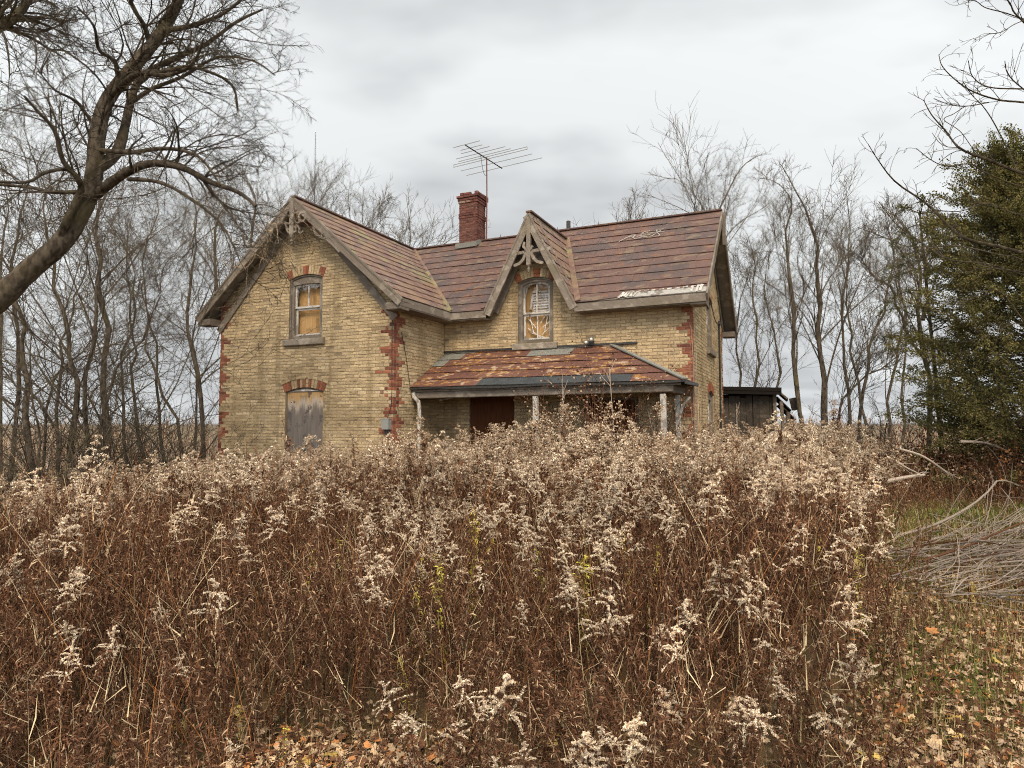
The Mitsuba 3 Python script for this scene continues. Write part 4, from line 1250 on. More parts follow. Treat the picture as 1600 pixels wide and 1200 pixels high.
for ci, (q, R) in enumerate(PATHS):
    tm = tw[far_tree if ci >= len(PATHS) - 3 else main_tree]
    L = np.linalg.norm(np.diff(q, axis=0), axis=1).sum()
    skip = 0.5 if ci == 0 else (0.6 if ci == len(PATHS) - 3 else 0.18)
    per = int(5 + 2.7 * L)
    bias = np.array([0.25, -0.1, 0.1])
    s, d, l, rr = sprout(q[None], R[None], np.array([2.2]), per, r0, (0.5, 1.2), (0.35, 0.8), skip, 0.05, 0.4)
    l = l * 1.25
    P1, R1 = grow(s, d + bias, l, np.clip(rr, 0.007, 0.018), 9, 0.13, -0.035, r0, 0.35)
    tm.tubes(P1, R1, 4, (0.5, 0.42))
    s, d, l2, r2 = sprout(P1, R1, l, 6, r0, (0.4, 1.0), (0.35, 0.7), 0.1, 0.0, 0.6)
    P2, R2 = grow(s, d + bias * 0.6, l2, np.clip(r2, 0.0035, 0.007), 6, 0.13, -0.03, r0, 0.5)
    tm.tubes(P2, R2, 3, (0.5, 0.42))
    s, d, l3, r3 = sprout(P2, R2, l2, 5, r0, (0.35, 0.9), (0.4, 0.8), 0.1, 0.0, 0.8)
    P3, R3 = grow(s, d + bias * 0.4, l3, np.full(len(l3), 0.0031), 4, 0.14, -0.01, r0, 0.6)
    tm.tubes(P3, R3, 3, (0.5, 0.42))
for lt in (main_tree, far_tree):
    put(lt, 'twigs', tw[lt].ply('bark'), kind='stuff')

# thicket left of the house: each a trunk read off the photograph, set at its own depth
G1 = 'bare trees in the thicket left of the house'
THICK = [([(18, 730), (30, 560), (15, 430), (40, 300)], 14.5, .10), ([(62, 730), (45, 600), (28, 500), (10, 400)], 13.5, .13), ([(115, 745), (118, 600), (95, 480), (70, 330)], 14.0, .13), ([(130, 745), (150, 600), (140, 430), (160, 330)], 14.6, .10),
         ([(108, 745), (70, 640), (40, 600), (-20, 560)], 13.6, .07), ([(172, 725), (168, 560), (150, 430), (165, 300)], 15.5, .16), ([(140, 740), (175, 610), (215, 520), (262, 440)], 14.4, .07), ([(205, 720), (190, 600), (210, 470), (200, 380)], 18, .08),
         ([(242, 715), (215, 610), (195, 520), (210, 400)], 17, .09), ([(268, 715), (250, 600), (225, 500), (235, 380)], 19, .09), ([(298, 722), (262, 620), (232, 540), (215, 440)], 16.5, .08), ([(322, 725), (308, 580), (295, 480), (300, 350)], 17.5, .13),
         ([(318, 720), (300, 640), (302, 520), (345, 420)], 20, .08), ([(95, 730), (85, 600), (110, 500), (130, 420)], 17.5, .09), ([(40, 735), (75, 640), (110, 560), (160, 500)], 13.9, .06), ([(0, 720), (10, 600), (-10, 450), (20, 330)], 18.5, .12)]
for i, (pts, Y, ra) in enumerate(THICK):
    q = px_path(pts, Y, [0, .2, .4, .7])
    q[0][2] = ground_z(q[0][0], q[0][1]) - 0.05
    lab = ['second bare trunk from the left edge in the thicket', 'thick bare trunk leaning left at the thicket\'s left end', 'bare trunk bending left in the dark clump of the thicket, its left half', 'bare trunk standing right beside the leftward bending one in the dark clump',
           'low bare stem sprawling left from the dark clump', 'stoutest upright trunk in the middle of the thicket', 'thin bare stem of the dark clump leaning far to the right', 'thin upright trunk just right of the stoutest thicket trunk', 'bare trunk bowed to the left, second right of the stoutest one',
           'slim bare trunk leaning left, third right of the stoutest one', 'thin bare trunk leaning strongly left towards the stoutest one', 'bare tree standing closest to the house\'s left corner', 'thin bare stem crossing behind the tree closest to the house corner', 'thin bare trunk behind the dark clump of the thicket',
           'small bare stem leaning right across the left thicket trunks', 'leftmost bare trunk of the thicket, cut by the picture edge'][i]
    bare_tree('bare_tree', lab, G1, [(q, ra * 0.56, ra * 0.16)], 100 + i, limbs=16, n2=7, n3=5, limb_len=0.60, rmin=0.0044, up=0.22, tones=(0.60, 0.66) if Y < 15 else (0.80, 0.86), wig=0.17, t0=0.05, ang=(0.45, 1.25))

G2 = 'bare trees standing behind the house'
BACK = [([(395, 700), (390, 450), (400, 330)], 24, .12, 'tall bare tree behind the left slope of the wing roof'), ([(455, 600), (450, 430), (470, 340)], 25, .11, 'bare tree rising behind the wing gable peak'), ([(520, 600), (530, 450), (515, 370)], 26, .10, 'bare tree behind the middle of the mossy wing slope'),
        ([(575, 600), (590, 460), (585, 385)], 25, .10, 'bare tree behind the wing roof, left of the roof valley'), ([(655, 600), (635, 460), (640, 390)], 24, .10, 'bare tree behind the roof valley, left of the chimney'), ([(345, 700), (350, 500), (330, 360)], 22, .12, 'bare tree close behind the left eave of the house'),
        ([(1122, 640), (1120, 470), (1112, 350)], 22, .15, 'tall spreading bare tree rising above the right end of the roof'), ([(1008, 600), (1000, 480), (988, 390)], 24, .08, 'thin bare tree showing just above the right half of the ridge')]
for i, (pts, Y, ra, lab) in enumerate(BACK):
    q = px_path(pts, Y)
    q[0][2] = ground_z(q[0][0], q[0][1]) - 0.05
    big = i == 6
    bare_tree('bare_tree', lab, G2, [(q, ra * 0.9, ra * 0.28)], 200 + i, limbs=17 if big else 14, n2=8, n3=5, limb_len=0.62 if big else 0.44, rmin=0.0055, up=0.55, tones=(0.8, 0.86), t0=0.42 if big else 0.35, ang=(0.3, 0.75), tropt=0.06)

G3 = 'bare trees right of the house'
RIGHT = [([[(1290, 690), (1283, 560), (1280, 430), (1262, 330)]], 19, .125, 'straight bare tree with the thickest trunk right of the shed'), ([[(1268, 680), (1243, 560), (1228, 440), (1240, 330)]], 18.5, .10, 'bare tree bending left just right of the shed'), ([[(1170, 680), (1183, 540), (1178, 420)]], 24, .08, 'thin bare tree directly behind the shed'),
         ([[(1205, 690), (1215, 560), (1195, 430)]], 25, .07, 'thin bare tree over the shed\'s right roof corner'), ([[(1452, 690), (1445, 560), (1440, 470), (1425, 380)], [(1444, 560), (1400, 480), (1370, 430), (1350, 400)], [(1442, 500), (1452, 430), (1446, 350)]], 17, .10, 'forked bare tree in front of the evergreen\'s left side'), ([[(1318, 690), (1330, 580), (1310, 460), (1330, 360)]], 22, .08, 'second slim bare tree right of the thickest trunk, bending left'),
         ([[(1335, 690), (1350, 580), (1385, 480), (1395, 380)]], 21, .08, 'slim bare tree curving right, midway to the evergreens'), ([[(1362, 690), (1345, 600), (1322, 520), (1320, 420)]], 23, .08, 'slim bare tree leaning left, midway to the evergreens'), ([[(1385, 690), (1395, 600), (1410, 500), (1405, 400)]], 24, .08, 'slim bare tree just left of the forked one'),
         ([[(1280, 690), (1310, 640), (1345, 590), (1400, 560)]], 19.4, .06, 'low bare stem leaning right beside the thickest trunk'), ([[(1150, 690), (1152, 560), (1160, 440)]], 26, .08, 'bare tree close to the right gable end of the house'), ([[(1400, 680), (1420, 560), (1400, 430)]], 27, .08, 'slim bare tree behind the forked one')]
for i, (tr, Y, ra, lab) in enumerate(RIGHT):
    trunks = []
    for j, pts in enumerate(tr):
        q = px_path(pts, Y, [0.15 * k for k in range(len(pts))])
        if j == 0:
            q[0][2] = ground_z(q[0][0], q[0][1]) - 0.05
        trunks.append((q, ra * 0.78 if j == 0 else ra * 0.42, ra * 0.24 if j == 0 else ra * 0.16))
    bare_tree('bare_tree', lab, G3, trunks, 300 + i, limbs=16 if len(tr) == 1 else 11, n2=8, n3=6, limb_len=0.42, rmin=0.005, up=0.5, tones=(0.70, 0.78), t0=0.22, ang=(0.3, 0.8), tropt=0.05)

for i, (x, Y, n, ht, lab) in enumerate(((20, 13.2, 16, 2.6, 'tangle of thin bare shoots at the thicket\'s left edge'), (90, 13.0, 22, 3.0, 'tangled bare shrub at the foot of the dark clump'), (150, 13.6, 22, 3.2, 'tangled bare shrub in the middle of the thicket'), (205, 14.6, 16, 2.8, 'thin bare shrub right of the stoutest thicket trunk'),
                                        (262, 15.6, 16, 2.8, 'thin bare shrub between thicket and house'), (318, 16.5, 12, 2.4, 'thin bare shrub by the house\'s left corner'), (1240, 20.5, 10, 2.2, 'bare shrub right of the shed'), (1345, 20.0, 14, 2.4, 'bare shrub among the trees right of the shed'), (1420, 18.5, 12, 2.2, 'bare shrub beside the forked tree'))):
    r = np.random.default_rng(380 + i)
    c = at(x, 700, Y)
    key = thing('bare_shrub', lab, 'shrub')
    sx = np.c_[c[0] + r.normal(0, 0.35, n), c[1] + r.normal(0, 0.35, n)]
    s = np.c_[sx, ground_z(sx[:, 0], sx[:, 1])]
    l = ht * r.uniform(0.6, 1.15, n)
    P, R = grow(s, r.normal(0, 0.36, (n, 3)) + [0, 0, 1], l, r.uniform(0.009, 0.02, n), 9, 0.08, 0.02, r, 0.3)
    put(key, 'stems', MB().tubes(P, R, 5, (0.5, 0.6)).ply('bark'), kind='stuff')
    m = MB()
    s, d, l2, r2 = sprout(P, R, l, 9, r, (0.4, 1.0), (0.2, 0.5), 0.15, 0.3, 0.5)
    P2, R2 = grow(s, d, l2, np.clip(r2, 0.004, 0.008), 6, 0.12, 0.02, r, 0.5)
    m.tubes(P2, R2, 3, (0.5, 0.6))
    s, d, l3, r3 = sprout(P2, R2, l2, 5, r, (0.4, 1.0), (0.3, 0.7), 0.1, 0.2, 0.6)
    P3, R3 = grow(s, d, l3, np.full(len(l3), 0.0035), 4, 0.13, 0.02, r, 0.6)
    m.tubes(P3, R3, 3, (0.5, 0.6))
    put(key, 'twigs', m.ply('bark'), kind='stuff')

# the tree outside the frame at the right whose branches reach in
r5 = np.random.default_rng(55)
ot = thing('overhanging_tree', 'bare tree beyond the right edge, its thin dark branches reaching into the sky', 'tree')
q = smooth_path([at(1960, 900, 8.2), at(1930, 500, 8.2), at(1900, 200, 8.1), at(1880, -150, 8.0)], 24)
q[0][2] = -0.1
put(ot, 'trunk', MB().tubes(q, np.linspace(0.2, 0.1, 24), 12, (0.5, 0.4)).ply('bark', smooth=True))
OB = [([(1905, 300), (1750, 270), (1640, 280), (1590, 268), (1545, 250), (1500, 232), (1478, 205), (1456, 180), (1443, 156)], .035), ([(1590, 268), (1575, 235), (1552, 190), (1535, 165), (1520, 150), (1505, 128)], .012), ([(1780, 150), (1680, 170), (1600, 160), (1560, 156), (1520, 143), (1492, 124), (1472, 103), (1467, 85)], .020),
      ([(1680, 140), (1600, 139), (1545, 136), (1520, 120), (1513, 95)], .014), ([(1545, 160), (1508, 166), (1480, 162), (1459, 154)], .009), ([(1508, 166), (1490, 178), (1475, 187), (1500, 205), (1520, 232), (1535, 248)], .007), ([(1900, 420), (1740, 400), (1640, 402), (1560, 385), (1500, 368), (1450, 320), (1400, 285), (1372, 250), (1357, 226)], .035),
      ([(1640, 302), (1590, 290), (1540, 270), (1515, 256), (1480, 260), (1455, 250), (1432, 232)], .014), ([(1600, 430), (1540, 412), (1480, 405), (1430, 372), (1400, 350), (1373, 315)], .014), ([(1700, 470), (1600, 408), (1560, 398), (1500, 385), (1420, 385), (1380, 370), (1340, 355)], .014), ([(1650, 350), (1590, 335), (1540, 318), (1500, 330), (1460, 328)], .011),
      ([(1880, 0), (1720, 30), (1640, 60), (1590, 25), (1578, 5), (1560, -20)], .026), ([(1600, 30), (1570, 20), (1540, 12), (1525, 2), (1510, 0)], .010), ([(1605, 30), (1585, 38), (1565, 50), (1545, 53)], .008), ([(1700, 440), (1600, 425), (1555, 420), (1520, 420)], .010), ([(1720, 560), (1620, 520), (1560, 455), (1510, 470), (1480, 480)], .010), ([(1700, 520), (1600, 505), (1550, 520), (1520, 540)], .008), ([(1800, 300), (1700, 215), (1600, 140), (1575, 115), (1570, 95)], .016)]
tw = MB()
for k, (pts, ra) in enumerate(OB):
    dd = list(np.cumsum(r5.normal(0, 0.10, len(pts))) - 0.06 * np.arange(len(pts)))
    q = smooth_path(px_path(pts, 7.6, dd), 26)
    R = np.linspace(ra * 0.7, 0.004, 26)
    put(ot, 'branch', MB().tubes(q, R, 6, (0.5, 0.3)).ply('bark'))
    per = int(5 + 2.2 * np.linalg.norm(q[-1] - q[0]))
    s, d, l, rr = sprout(q[None], R[None], np.array([0.75]), per, r5, (0.4, 1.0), (0.3, 0.8), 0.35, 0.15, 0.5)
    P1, R1 = grow(s, d, l, np.clip(rr, 0.0035, 0.006), 6, 0.16, 0.02, r5, 0.5)
    tw.tubes(P1, R1, 3, (0.5, 0.3))
    s, d, l2, r2 = sprout(P1, R1, l, 2, r5, (0.4, 0.9), (0.3, 0.6), 0.2, 0.1, 0.8)
    P2, R2 = grow(s, d, l2, np.full(len(l2), 0.003), 4, 0.18, 0.02, r5, 0.6)
    tw.tubes(P2, R2, 3, (0.5, 0.3))
put(ot, 'twigs', tw.ply('bark'), kind='stuff')

# ------------------------------------------------------------------ the evergreen at the right


def cedar(label, base, height, radius, seed, nb, per, lean=0.0, flat=1.0, t0=0.03, green=0.75, spray=0.16, rt=0.17):
    r = np.random.default_rng(seed)
    key = thing('cedar_tree', label, 'tree')
    base = np.asarray(base, float)
    q = base + np.array([[0, 0, -0.1], [lean * 0.3, 0, height * 0.35], [lean * 0.7, 0, height * 0.7], [lean, 0, height]])
    q = smooth_path(q, 16)
    put(key, 'trunk', MB().tubes(q, np.linspace(rt, 0.02, 16), 8, (0.5, 0.4)).ply('bark', smooth=True))
    t = t0 + (1 - t0) * r.random(nb)
    s = np.stack([np.interp(t, np.linspace(0, 1, 16), q[:, c]) for c in range(3)], 1)
    az = r.uniform(0, 2 * np.pi, nb)
    prof = np.interp(t, [0, 0.12, 0.45, 0.75, 1.0], [0.85, 1.0, 1.0, 0.8, 0.28])
    ln = radius * prof * r.uniform(0.65, 1.12, nb)
    d = np.stack([np.cos(az), np.sin(az) * flat, r.uniform(0.0, 0.5, nb)], 1)
    P, R = grow(s, d, ln, np.full(nb, 0.018), 7, 0.13, 0.03, r, 0.3)
    put(key, 'branches', MB().tubes(P, R, 3, (0.5, 0.35)).ply('bark'), kind='stuff')
    lf = MB()
    bi = np.repeat(np.arange(nb), per)
    tt = 0.25 + 0.75 * r.random(len(bi)) ** 0.7
    f = tt * 7
    i = np.minimum(f.astype(int), 6)
    c = P[bi, i] + (P[bi, i + 1] - P[bi, i]) * (f - i)[:, None]
    tan = unit(P[bi, i + 1] - P[bi, i])
    out = unit(tan + r.normal(0, 0.55, tan.shape) + [0, 0, 0.12])
    side = unit(np.cross(out, r.normal(size=out.shape)))
    # a spray: a fan of five narrow lobes
    sz = spray * r.uniform(0.6, 1.3, len(c))
    clump = meshkit.noise(c * 1.6, 4)
    for a in (-0.7, 0, 0.7):
        dd = unit(out * math.cos(a) + side * math.sin(a))
        nn = np.cross(dd, np.cross(out, side))
        p = np.where(r.random(len(c)) < green + 0.5 * (clump - 0.5), CEDAR, BRONZE)
        lf.leaves(c + r.normal(0, 0.05, c.shape), dd, unit(nn), sz * (1 - 0.3 * abs(a)), sz * 0.34, r.uniform(0.0, 0.8, len(c)), pal(p, len(c), r, 0.1, 1.0))
    put(key, 'foliage', lf.ply('plant'), kind='stuff')


cedar('big dense olive-green evergreen filling the right edge', [10.7, 13.2, 0.05], 6.9, 2.85, 71, 700, 140, flat=0.9, t0=0.01, green=0.55, spray=0.062)
cedar('dark thin evergreen with open branches left of the dense one', [10.2, 15.6, 0.05], 6.7, 1.75, 72, 30, 46, t0=0.5, green=0.95, lean=-0.35, spray=0.07, rt=0.06)

# ------------------------------------------------------------------ dead goldenrod and the other weeds


def goldenrod(seed, Hh, nleaf, leafw, branchlets, tuft_n, tuft_size, k=2, cream=0.75, split=False, lime=False, segs=6, plume_len=0.26):
    r = np.random.default_rng(seed)
    t = np.linspace(0, 1, segs + 1)
    bend = r.normal(0, 0.10, 2)
    curve = np.stack([bend[0] * t ** 2, bend[1] * t ** 2, t], 1) * Hh
    curve[1:-1, :2] += r.normal(0, 0.008, (segs - 1, 2))

    def axis(u):
        return np.stack([np.interp(u, t, curve[:, c]) for c in range(3)], -1)
    stem, leaf, plume = MB(), MB(), MB()
    stem.tubes(curve, np.linspace(0.0036, 0.0015, segs + 1), 3, pal((STEM, LEAF, STEM, TAN, LEAF)[seed % 5] if not lime else DRY, 1, r, .3, .8)[0])
    if nleaf:
        u = r.uniform(0.08, 0.9, nleaf)
        az = r.uniform(0, 2 * np.pi, nleaf)
        el = r.normal(-0.35 if not lime else 0.25, 0.5, nleaf)
        d = np.stack([np.cos(az) * np.cos(el), np.sin(az) * np.cos(el), np.sin(el)], 1)
        side = unit(np.cross(d, [0, 0, 1.0]) + r.normal(0, 0.35, d.shape))
        pi = np.where(r.random(nleaf) < 0.14, TAN, np.where(r.random(nleaf) < 0.3, STEM, LEAF)) if not lime else np.where(r.random(nleaf) < 0.7, LIME, YELLOW)
        leaf.leaves(axis(u), d, side, r.uniform(0.028, 0.065, nleaf) * (1.15 if not lime else 1.4), leafw * r.uniform(0.6, 1.3, nleaf), r.uniform(0.3, 1.5, nleaf), pal(pi, nleaf, r))
    if branchlets:
        u = 1 - (plume_len / Hh) * r.random(branchlets) ** 0.9
        az = np.arange(branchlets) * 2.4 + r.uniform(0, 1, branchlets)
        rel = (1 - u) * Hh / plume_len
        ln = plume_len * (0.12 + 0.56 * rel) * r.uniform(0.7, 1.2, branchlets)
        d = np.stack([np.cos(az), np.sin(az), np.full(branchlets, 0.75)], 1)
        P, R = grow(axis(u), d, ln, np.full(branchlets, 0.0012), 5, 0.10, -0.22, r, 0.6)
        plume.tubes(P, R, 3, pal(DULL, 1, r, .3, .5)[0])
        P = np.concatenate([P, np.stack([axis(np.linspace(1 - 0.3 * plume_len / Hh, 1.0, 6))])], 0)
        bi = np.repeat(np.arange(len(P)), tuft_n)
        tt = r.uniform(0.12, 1.0, len(bi)) * 4.999
        i = tt.astype(int)
        c = P[bi, i] + (P[bi, i + 1] - P[bi, i]) * (tt - i)[:, None]
        pi = np.where(r.random(len(c)) < cream, CREAM, DULL)
        plume.tufts(c + r.normal(0, tuft_size * 0.28, c.shape), tuft_size, r, pal(pi, len(c), r, 0.25, 0.95), k)
    if split:
        return stem, leaf, plume
    out = MB()
    for m in (stem, leaf, plume):
        if m.n:
            v, f, uv = m.arrays()
            out.add(v, f, uv)
    return out


rw = np.random.default_rng(91)
NEAR = []          # (shape dict, height) with plume
for i in range(7):
    hh = 1.0
    scene[f'goldenrod_near_{i}'] = {'type': 'shapegroup', 'plant': goldenrod(400 + i, hh, 95, 0.0085, 15, 26, 0.0060, 3, cream=0.6, plume_len=0.2).ply('plant')}
for i in range(6):
    scene[f'goldenrod_stalk_{i}'] = {'type': 'shapegroup', 'plant': goldenrod(430 + i, 1.0, 150, 0.0085, 0, 0, 0, segs=6).ply('plant')}
for i in range(8):
    scene[f'goldenrod_far_{i}'] = {'type': 'shapegroup', 'plant': goldenrod(450 + i, 1.0, 34, 0.017, 13, 11, 0.0112, 2, cream=(0.10, 0.6, 0.25, 0.45, 0.15, 0.65, 0.35, 0.12)[i], segs=4, plume_len=(0.20, 0.26, 0.16, 0.24, 0.28, 0.2, 0.22, 0.3)[i]).ply('plant')}
for i in range(4):
    m = MB()
    rr_ = np.random.default_rng(490 + i)
    k = 6
    s = np.linspace(0, 1, 7)[None, :, None]
    b = rr_.normal(0, 0.16, (k, 1, 2))
    o = rr_.normal(0, 0.10, (k, 1, 2))
    hs = rr_.uniform(0.6, 1.1, (k, 1, 1))
    m.tubes(np.concatenate([o + b * s ** 1.6 + rr_.normal(0, 0.004, (k, 7, 2)), s * hs], 2), np.linspace(0.0030, 0.0012, 7), 3, pal(rr_.choice([STEM, LEAF, LEAF, TAN, ORANGE, STRAW], k), k, rr_, .15, .8))
    scene[f'bare_stem_{i}'] = {'type': 'shapegroup', 'plant': m.ply('plant')}
for i in range(3):
    m = MB()
    rr_ = np.random.default_rng(470 + i)
    s = np.linspace(0, 1, 8)[:, None]
    b = rr_.normal(0, 0.35, 2)
    m.tubes(np.c_[b[0] * s ** 2, b[1] * s ** 2, s * (1 - 0.25 * s * np.hypot(*b))], np.linspace(0.0025, 0.0009, 8), 3, pal(STRAW, 1, rr_, .4, .8)[0])
    n_ = 5
    u = rr_.uniform(0.1, 0.6, n_)
    az = rr_.uniform(0, 6.28, n_)
    m.leaves(np.c_[b[0] * u ** 2, b[1] * u ** 2, u], unit(np.c_[np.cos(az), np.sin(az), np.full(n_, 0.8)]), unit(np.c_[-np.sin(az), np.cos(az), np.zeros(n_)]), np.full(n_, 0.3), np.full(n_, 0.008), rr_.uniform(0.5, 1.4, n_), pal(STRAW, n_, rr_, .3, .8))
    scene[f'straw_{i}'] = {'type': 'shapegroup', 'plant': m.ply('plant')}
for i in range(3):
    scene[f'low_weed_{i}'] = {'type': 'shapegroup', 'plant': goldenrod(480 + i, 1.0, 60, 0.03, 0, 0, 0, segs=4).ply('plant')}

_inst = {}


def instance(name, group, x, y, h, az, tilt=(0, 0), wide=1.0):
    _inst[name] = _inst.get(name, 0) + 1
    M = T4().translate([float(x), float(y), float(ground_z(x, y)) - 0.01]).rotate([1, 0, 0], float(tilt[0])).rotate([0, 1, 0], float(tilt[1])).rotate([0, 0, 1], float(az)).scale([float(h * wide), float(h * wide), float(h)])
    scene[f'{name}__{_inst[name]:04d}'] = {'type': 'instance', 'to_world': M, 'plant': {'type': 'ref', 'id': group}}


def in_house(x, y):
    u = (x - HX) * HC - (y - HY) * HS
    v = (x - HX) * HS + (y - HY) * HC
    return ((-W - 0.1 < u < 0.1) and (v > -0.08)) or ((-0.1 < u < UM + 0.1) and (v > 0.7) and v < DV + D + 0.1)


def edge_right(y):
    return 0.575 * y + 0.10 * math.sin(y * 3.1) if y < 11.6 else 0.86 * y


def weed_height(x, y):
    h = np.interp(y, [2.2, 3.0, 3.6, 4.4, 6, 9, 12], [0.34, 0.56, 0.80, 1.0, 1.10, 1.24, 1.40])
    n = float(meshkit.noise(np.array([x * 0.6, y * 0.6, 1.7]), 8))
    h *= 0.78 + 0.44 * n
    h *= np.interp(x, [-8, -3.2, -1.2], [0.68, 0.74, 1.0]) if y > 8 else np.interp(x, [-8, -3], [0.84, 1.0])
    if x / y > 0.5:
        h *= np.interp(x / y, [0.5, 0.585], [1.0, 0.62]) if y < 11.6 else 0.62
    return float(h)


KEEP_CLEAR = [(-0.80, 3.10, 0.50, 0.30), (-1.30, 2.95, 0.28, 0.16)]     # the small clearing with fallen leaves at the bottom left (x, y, rx, ry)
labels['dead_goldenrod_stand'] = {'label': 'dense stand of dead brown goldenrod with cream seed plumes filling the yard', 'category': 'weeds', 'kind': 'stuff'}
labels['dry_grass'] = {'label': 'scattered bent straw-coloured grass stalks among the weeds', 'category': 'grass', 'kind': 'stuff'}
labels['low_weeds'] = {'label': 'low reddish-brown weeds around the brush pile and under the evergreen', 'category': 'weeds', 'kind': 'stuff'}
near_individual = []
y = 2.25
while y < 15.5:
    sp = np.interp(y, [2.2, 3, 4, 5, 9, 15], [0.10, 0.10, 0.115, 0.13, 0.17, 0.2])
    x = -1.0 * y - 1.2
    while x < edge_right(y) + 0.05:
        px, py = x + rw.uniform(-0.5, 0.5) * sp, y + rw.uniform(-0.5, 0.5) * sp
        x += sp
        if in_house(px, py) or px > edge_right(py):
            continue
        if any(((px - a) / c) ** 2 + ((py - b) / e_) ** 2 < 1 for a, b, c, e_ in KEEP_CLEAR):
            continue
        px += rw.normal(0, 0.12) * (px > edge_right(py) - 1.0)
        if px > edge_right(py) - 0.9 and rw.random() < np.interp(edge_right(py) - px, [0, 0.9], [0.65, 0.1]):
            continue
        h = weed_height(px, py) * rw.uniform(0.70, 1.16) * (rw.uniform(1.1, 1.28) if rw.random() < 0.06 else 1)
        az, tl = rw.uniform(0, 360), rw.normal(0, 6.5, 2) * (2.2 if rw.random() < 0.12 else 1)
        nw = float(np.clip(0.9 / h, 1, 1.7))
        q = rw.random()
        if px / py > 0.58:
            instance('low_weeds', f'bare_stem_{rw.integers(4)}' if rw.random() < 0.6 else f'goldenrod_stalk_{rw.integers(6)}', px, py, h * rw.uniform(0.55, 1.1), az, tl * 3, 1.3)
        elif py < 6.4:
            pl = np.interp(py, [3.2, 5, 6.4], [0.06, 0.15, 0.40]) * np.interp(px / py, [-0.35, -0.1], [0.45, 1.0])
            if q < pl * 0.45 and len(near_individual) < 150:
                near_individual.append((px, py, h * 1.04, az, tl))
            elif q < pl:
                instance('dead_goldenrod_stand', f'goldenrod_near_{rw.integers(7)}', px, py, h, az, tl, nw)
            else:
                instance('dead_goldenrod_stand', f'goldenrod_stalk_{rw.integers(6)}', px, py, h * 0.93, az, tl * 1.3, nw)
        else:
            wide = np.interp(py, [6, 12], [1.0, 1.15])
            cl = float(meshkit.noise(np.array([px * 1.1, py * 0.8, 5.2]), 4))
            if q < np.interp(py, [6.4, 8, 10], [0.45, 0.72, 0.92]) * np.interp(cl, [0.34, 0.6], [0.35, 1.0]):
                instance('dead_goldenrod_stand', f'goldenrod_far_{rw.integers(8)}', px, py, h, az, tl, wide)
            else:
                instance('dead_goldenrod_stand', f'goldenrod_stalk_{rw.integers(6)}', px, py, h * 0.95, az, tl, wide)
        if rw.random() < np.interp(py, [3, 6, 10], [0.34, 0.22, 0.05]):
            instance('dead_goldenrod_stand', f'bare_stem_{rw.integers(4)}', px, py, h * rw.uniform(0.75, 1.12), rw.uniform(0, 360), tl * 1.5)
        if rw.random() < np.interp(py, [3, 5, 9], [0.10, 0.11, 0.04]):
            instance('dry_grass', f'straw_{rw.integers(3)}', px, py, h * rw.uniform(0.8, 1.15), rw.uniform(0, 360), rw.normal(0, 13, 2))
    y += sp
# thinner weeds beyond and beside the house, and in the thicket
for _ in range(2600):
    py = rw.uniform(15.0, 26)
    px = rw.uniform(-0.86, 0.86) * py
    if in_house(px, py):
        continue
    instance('low_weeds' if px > 9 else 'dead_goldenrod_stand', f'low_weed_{rw.integers(3)}' if px > 9 else f'goldenrod_far_{rw.integers(6)}', px, py, rw.uniform(0.6, 1.1) * (0.8 if px > 8 else 1), rw.uniform(0, 360), rw.normal(0, 7, 2), 1.2)
# low weeds on the right ground
for _ in range(700):
    py = rw.uniform(2.6, 13)
    px = py * rw.uniform(0.58, 0.86)
    dens = 0.62 if py < 5.2 else ((0.6 if px < 0.63 * py else 0.2) if py < 11 else 0.9)
    if rw.random() > dens:
        continue
    instance('low_weeds', f'goldenrod_stalk_{rw.integers(6)}' if rw.random() < 0.6 else f'bare_stem_{rw.integers(4)}', px, py, rw.uniform(0.25, 0.6) * (0.8 if py < 5 else 1), rw.uniform(0, 360), rw.normal(0, 9, 2), 0.6 if py < 5 else 1.0)

# the front plants, each a thing
PARTS = []
for i in range(6):
    st, lf, plm = goldenrod(500 + i, 1.0, 74, 0.010, 19, 34, 0.0058, 3, cream=0.78, split=True, plume_len=0.22)
    PARTS.append((st.ply('plant'), lf.ply('plant'), plm.ply('plant')))


def single(name, label, cat, group, x, y, h, az, tilt, parts, wide=1.0):
    key = thing(name, label, cat, group)
    M = T4().translate([float(x), float(y), float(ground_z(x, y)) - 0.01]).rotate([1, 0, 0], float(tilt[0])).rotate([0, 1, 0], float(tilt[1])).rotate([0, 0, 1], float(az)).scale([float(h * wide), float(h * wide), float(h)])
    for part, shape in zip(('stem', 'leaves', 'plume'), parts):
        if shape is not None:
            put(key, part, {**shape, 'to_world': M})


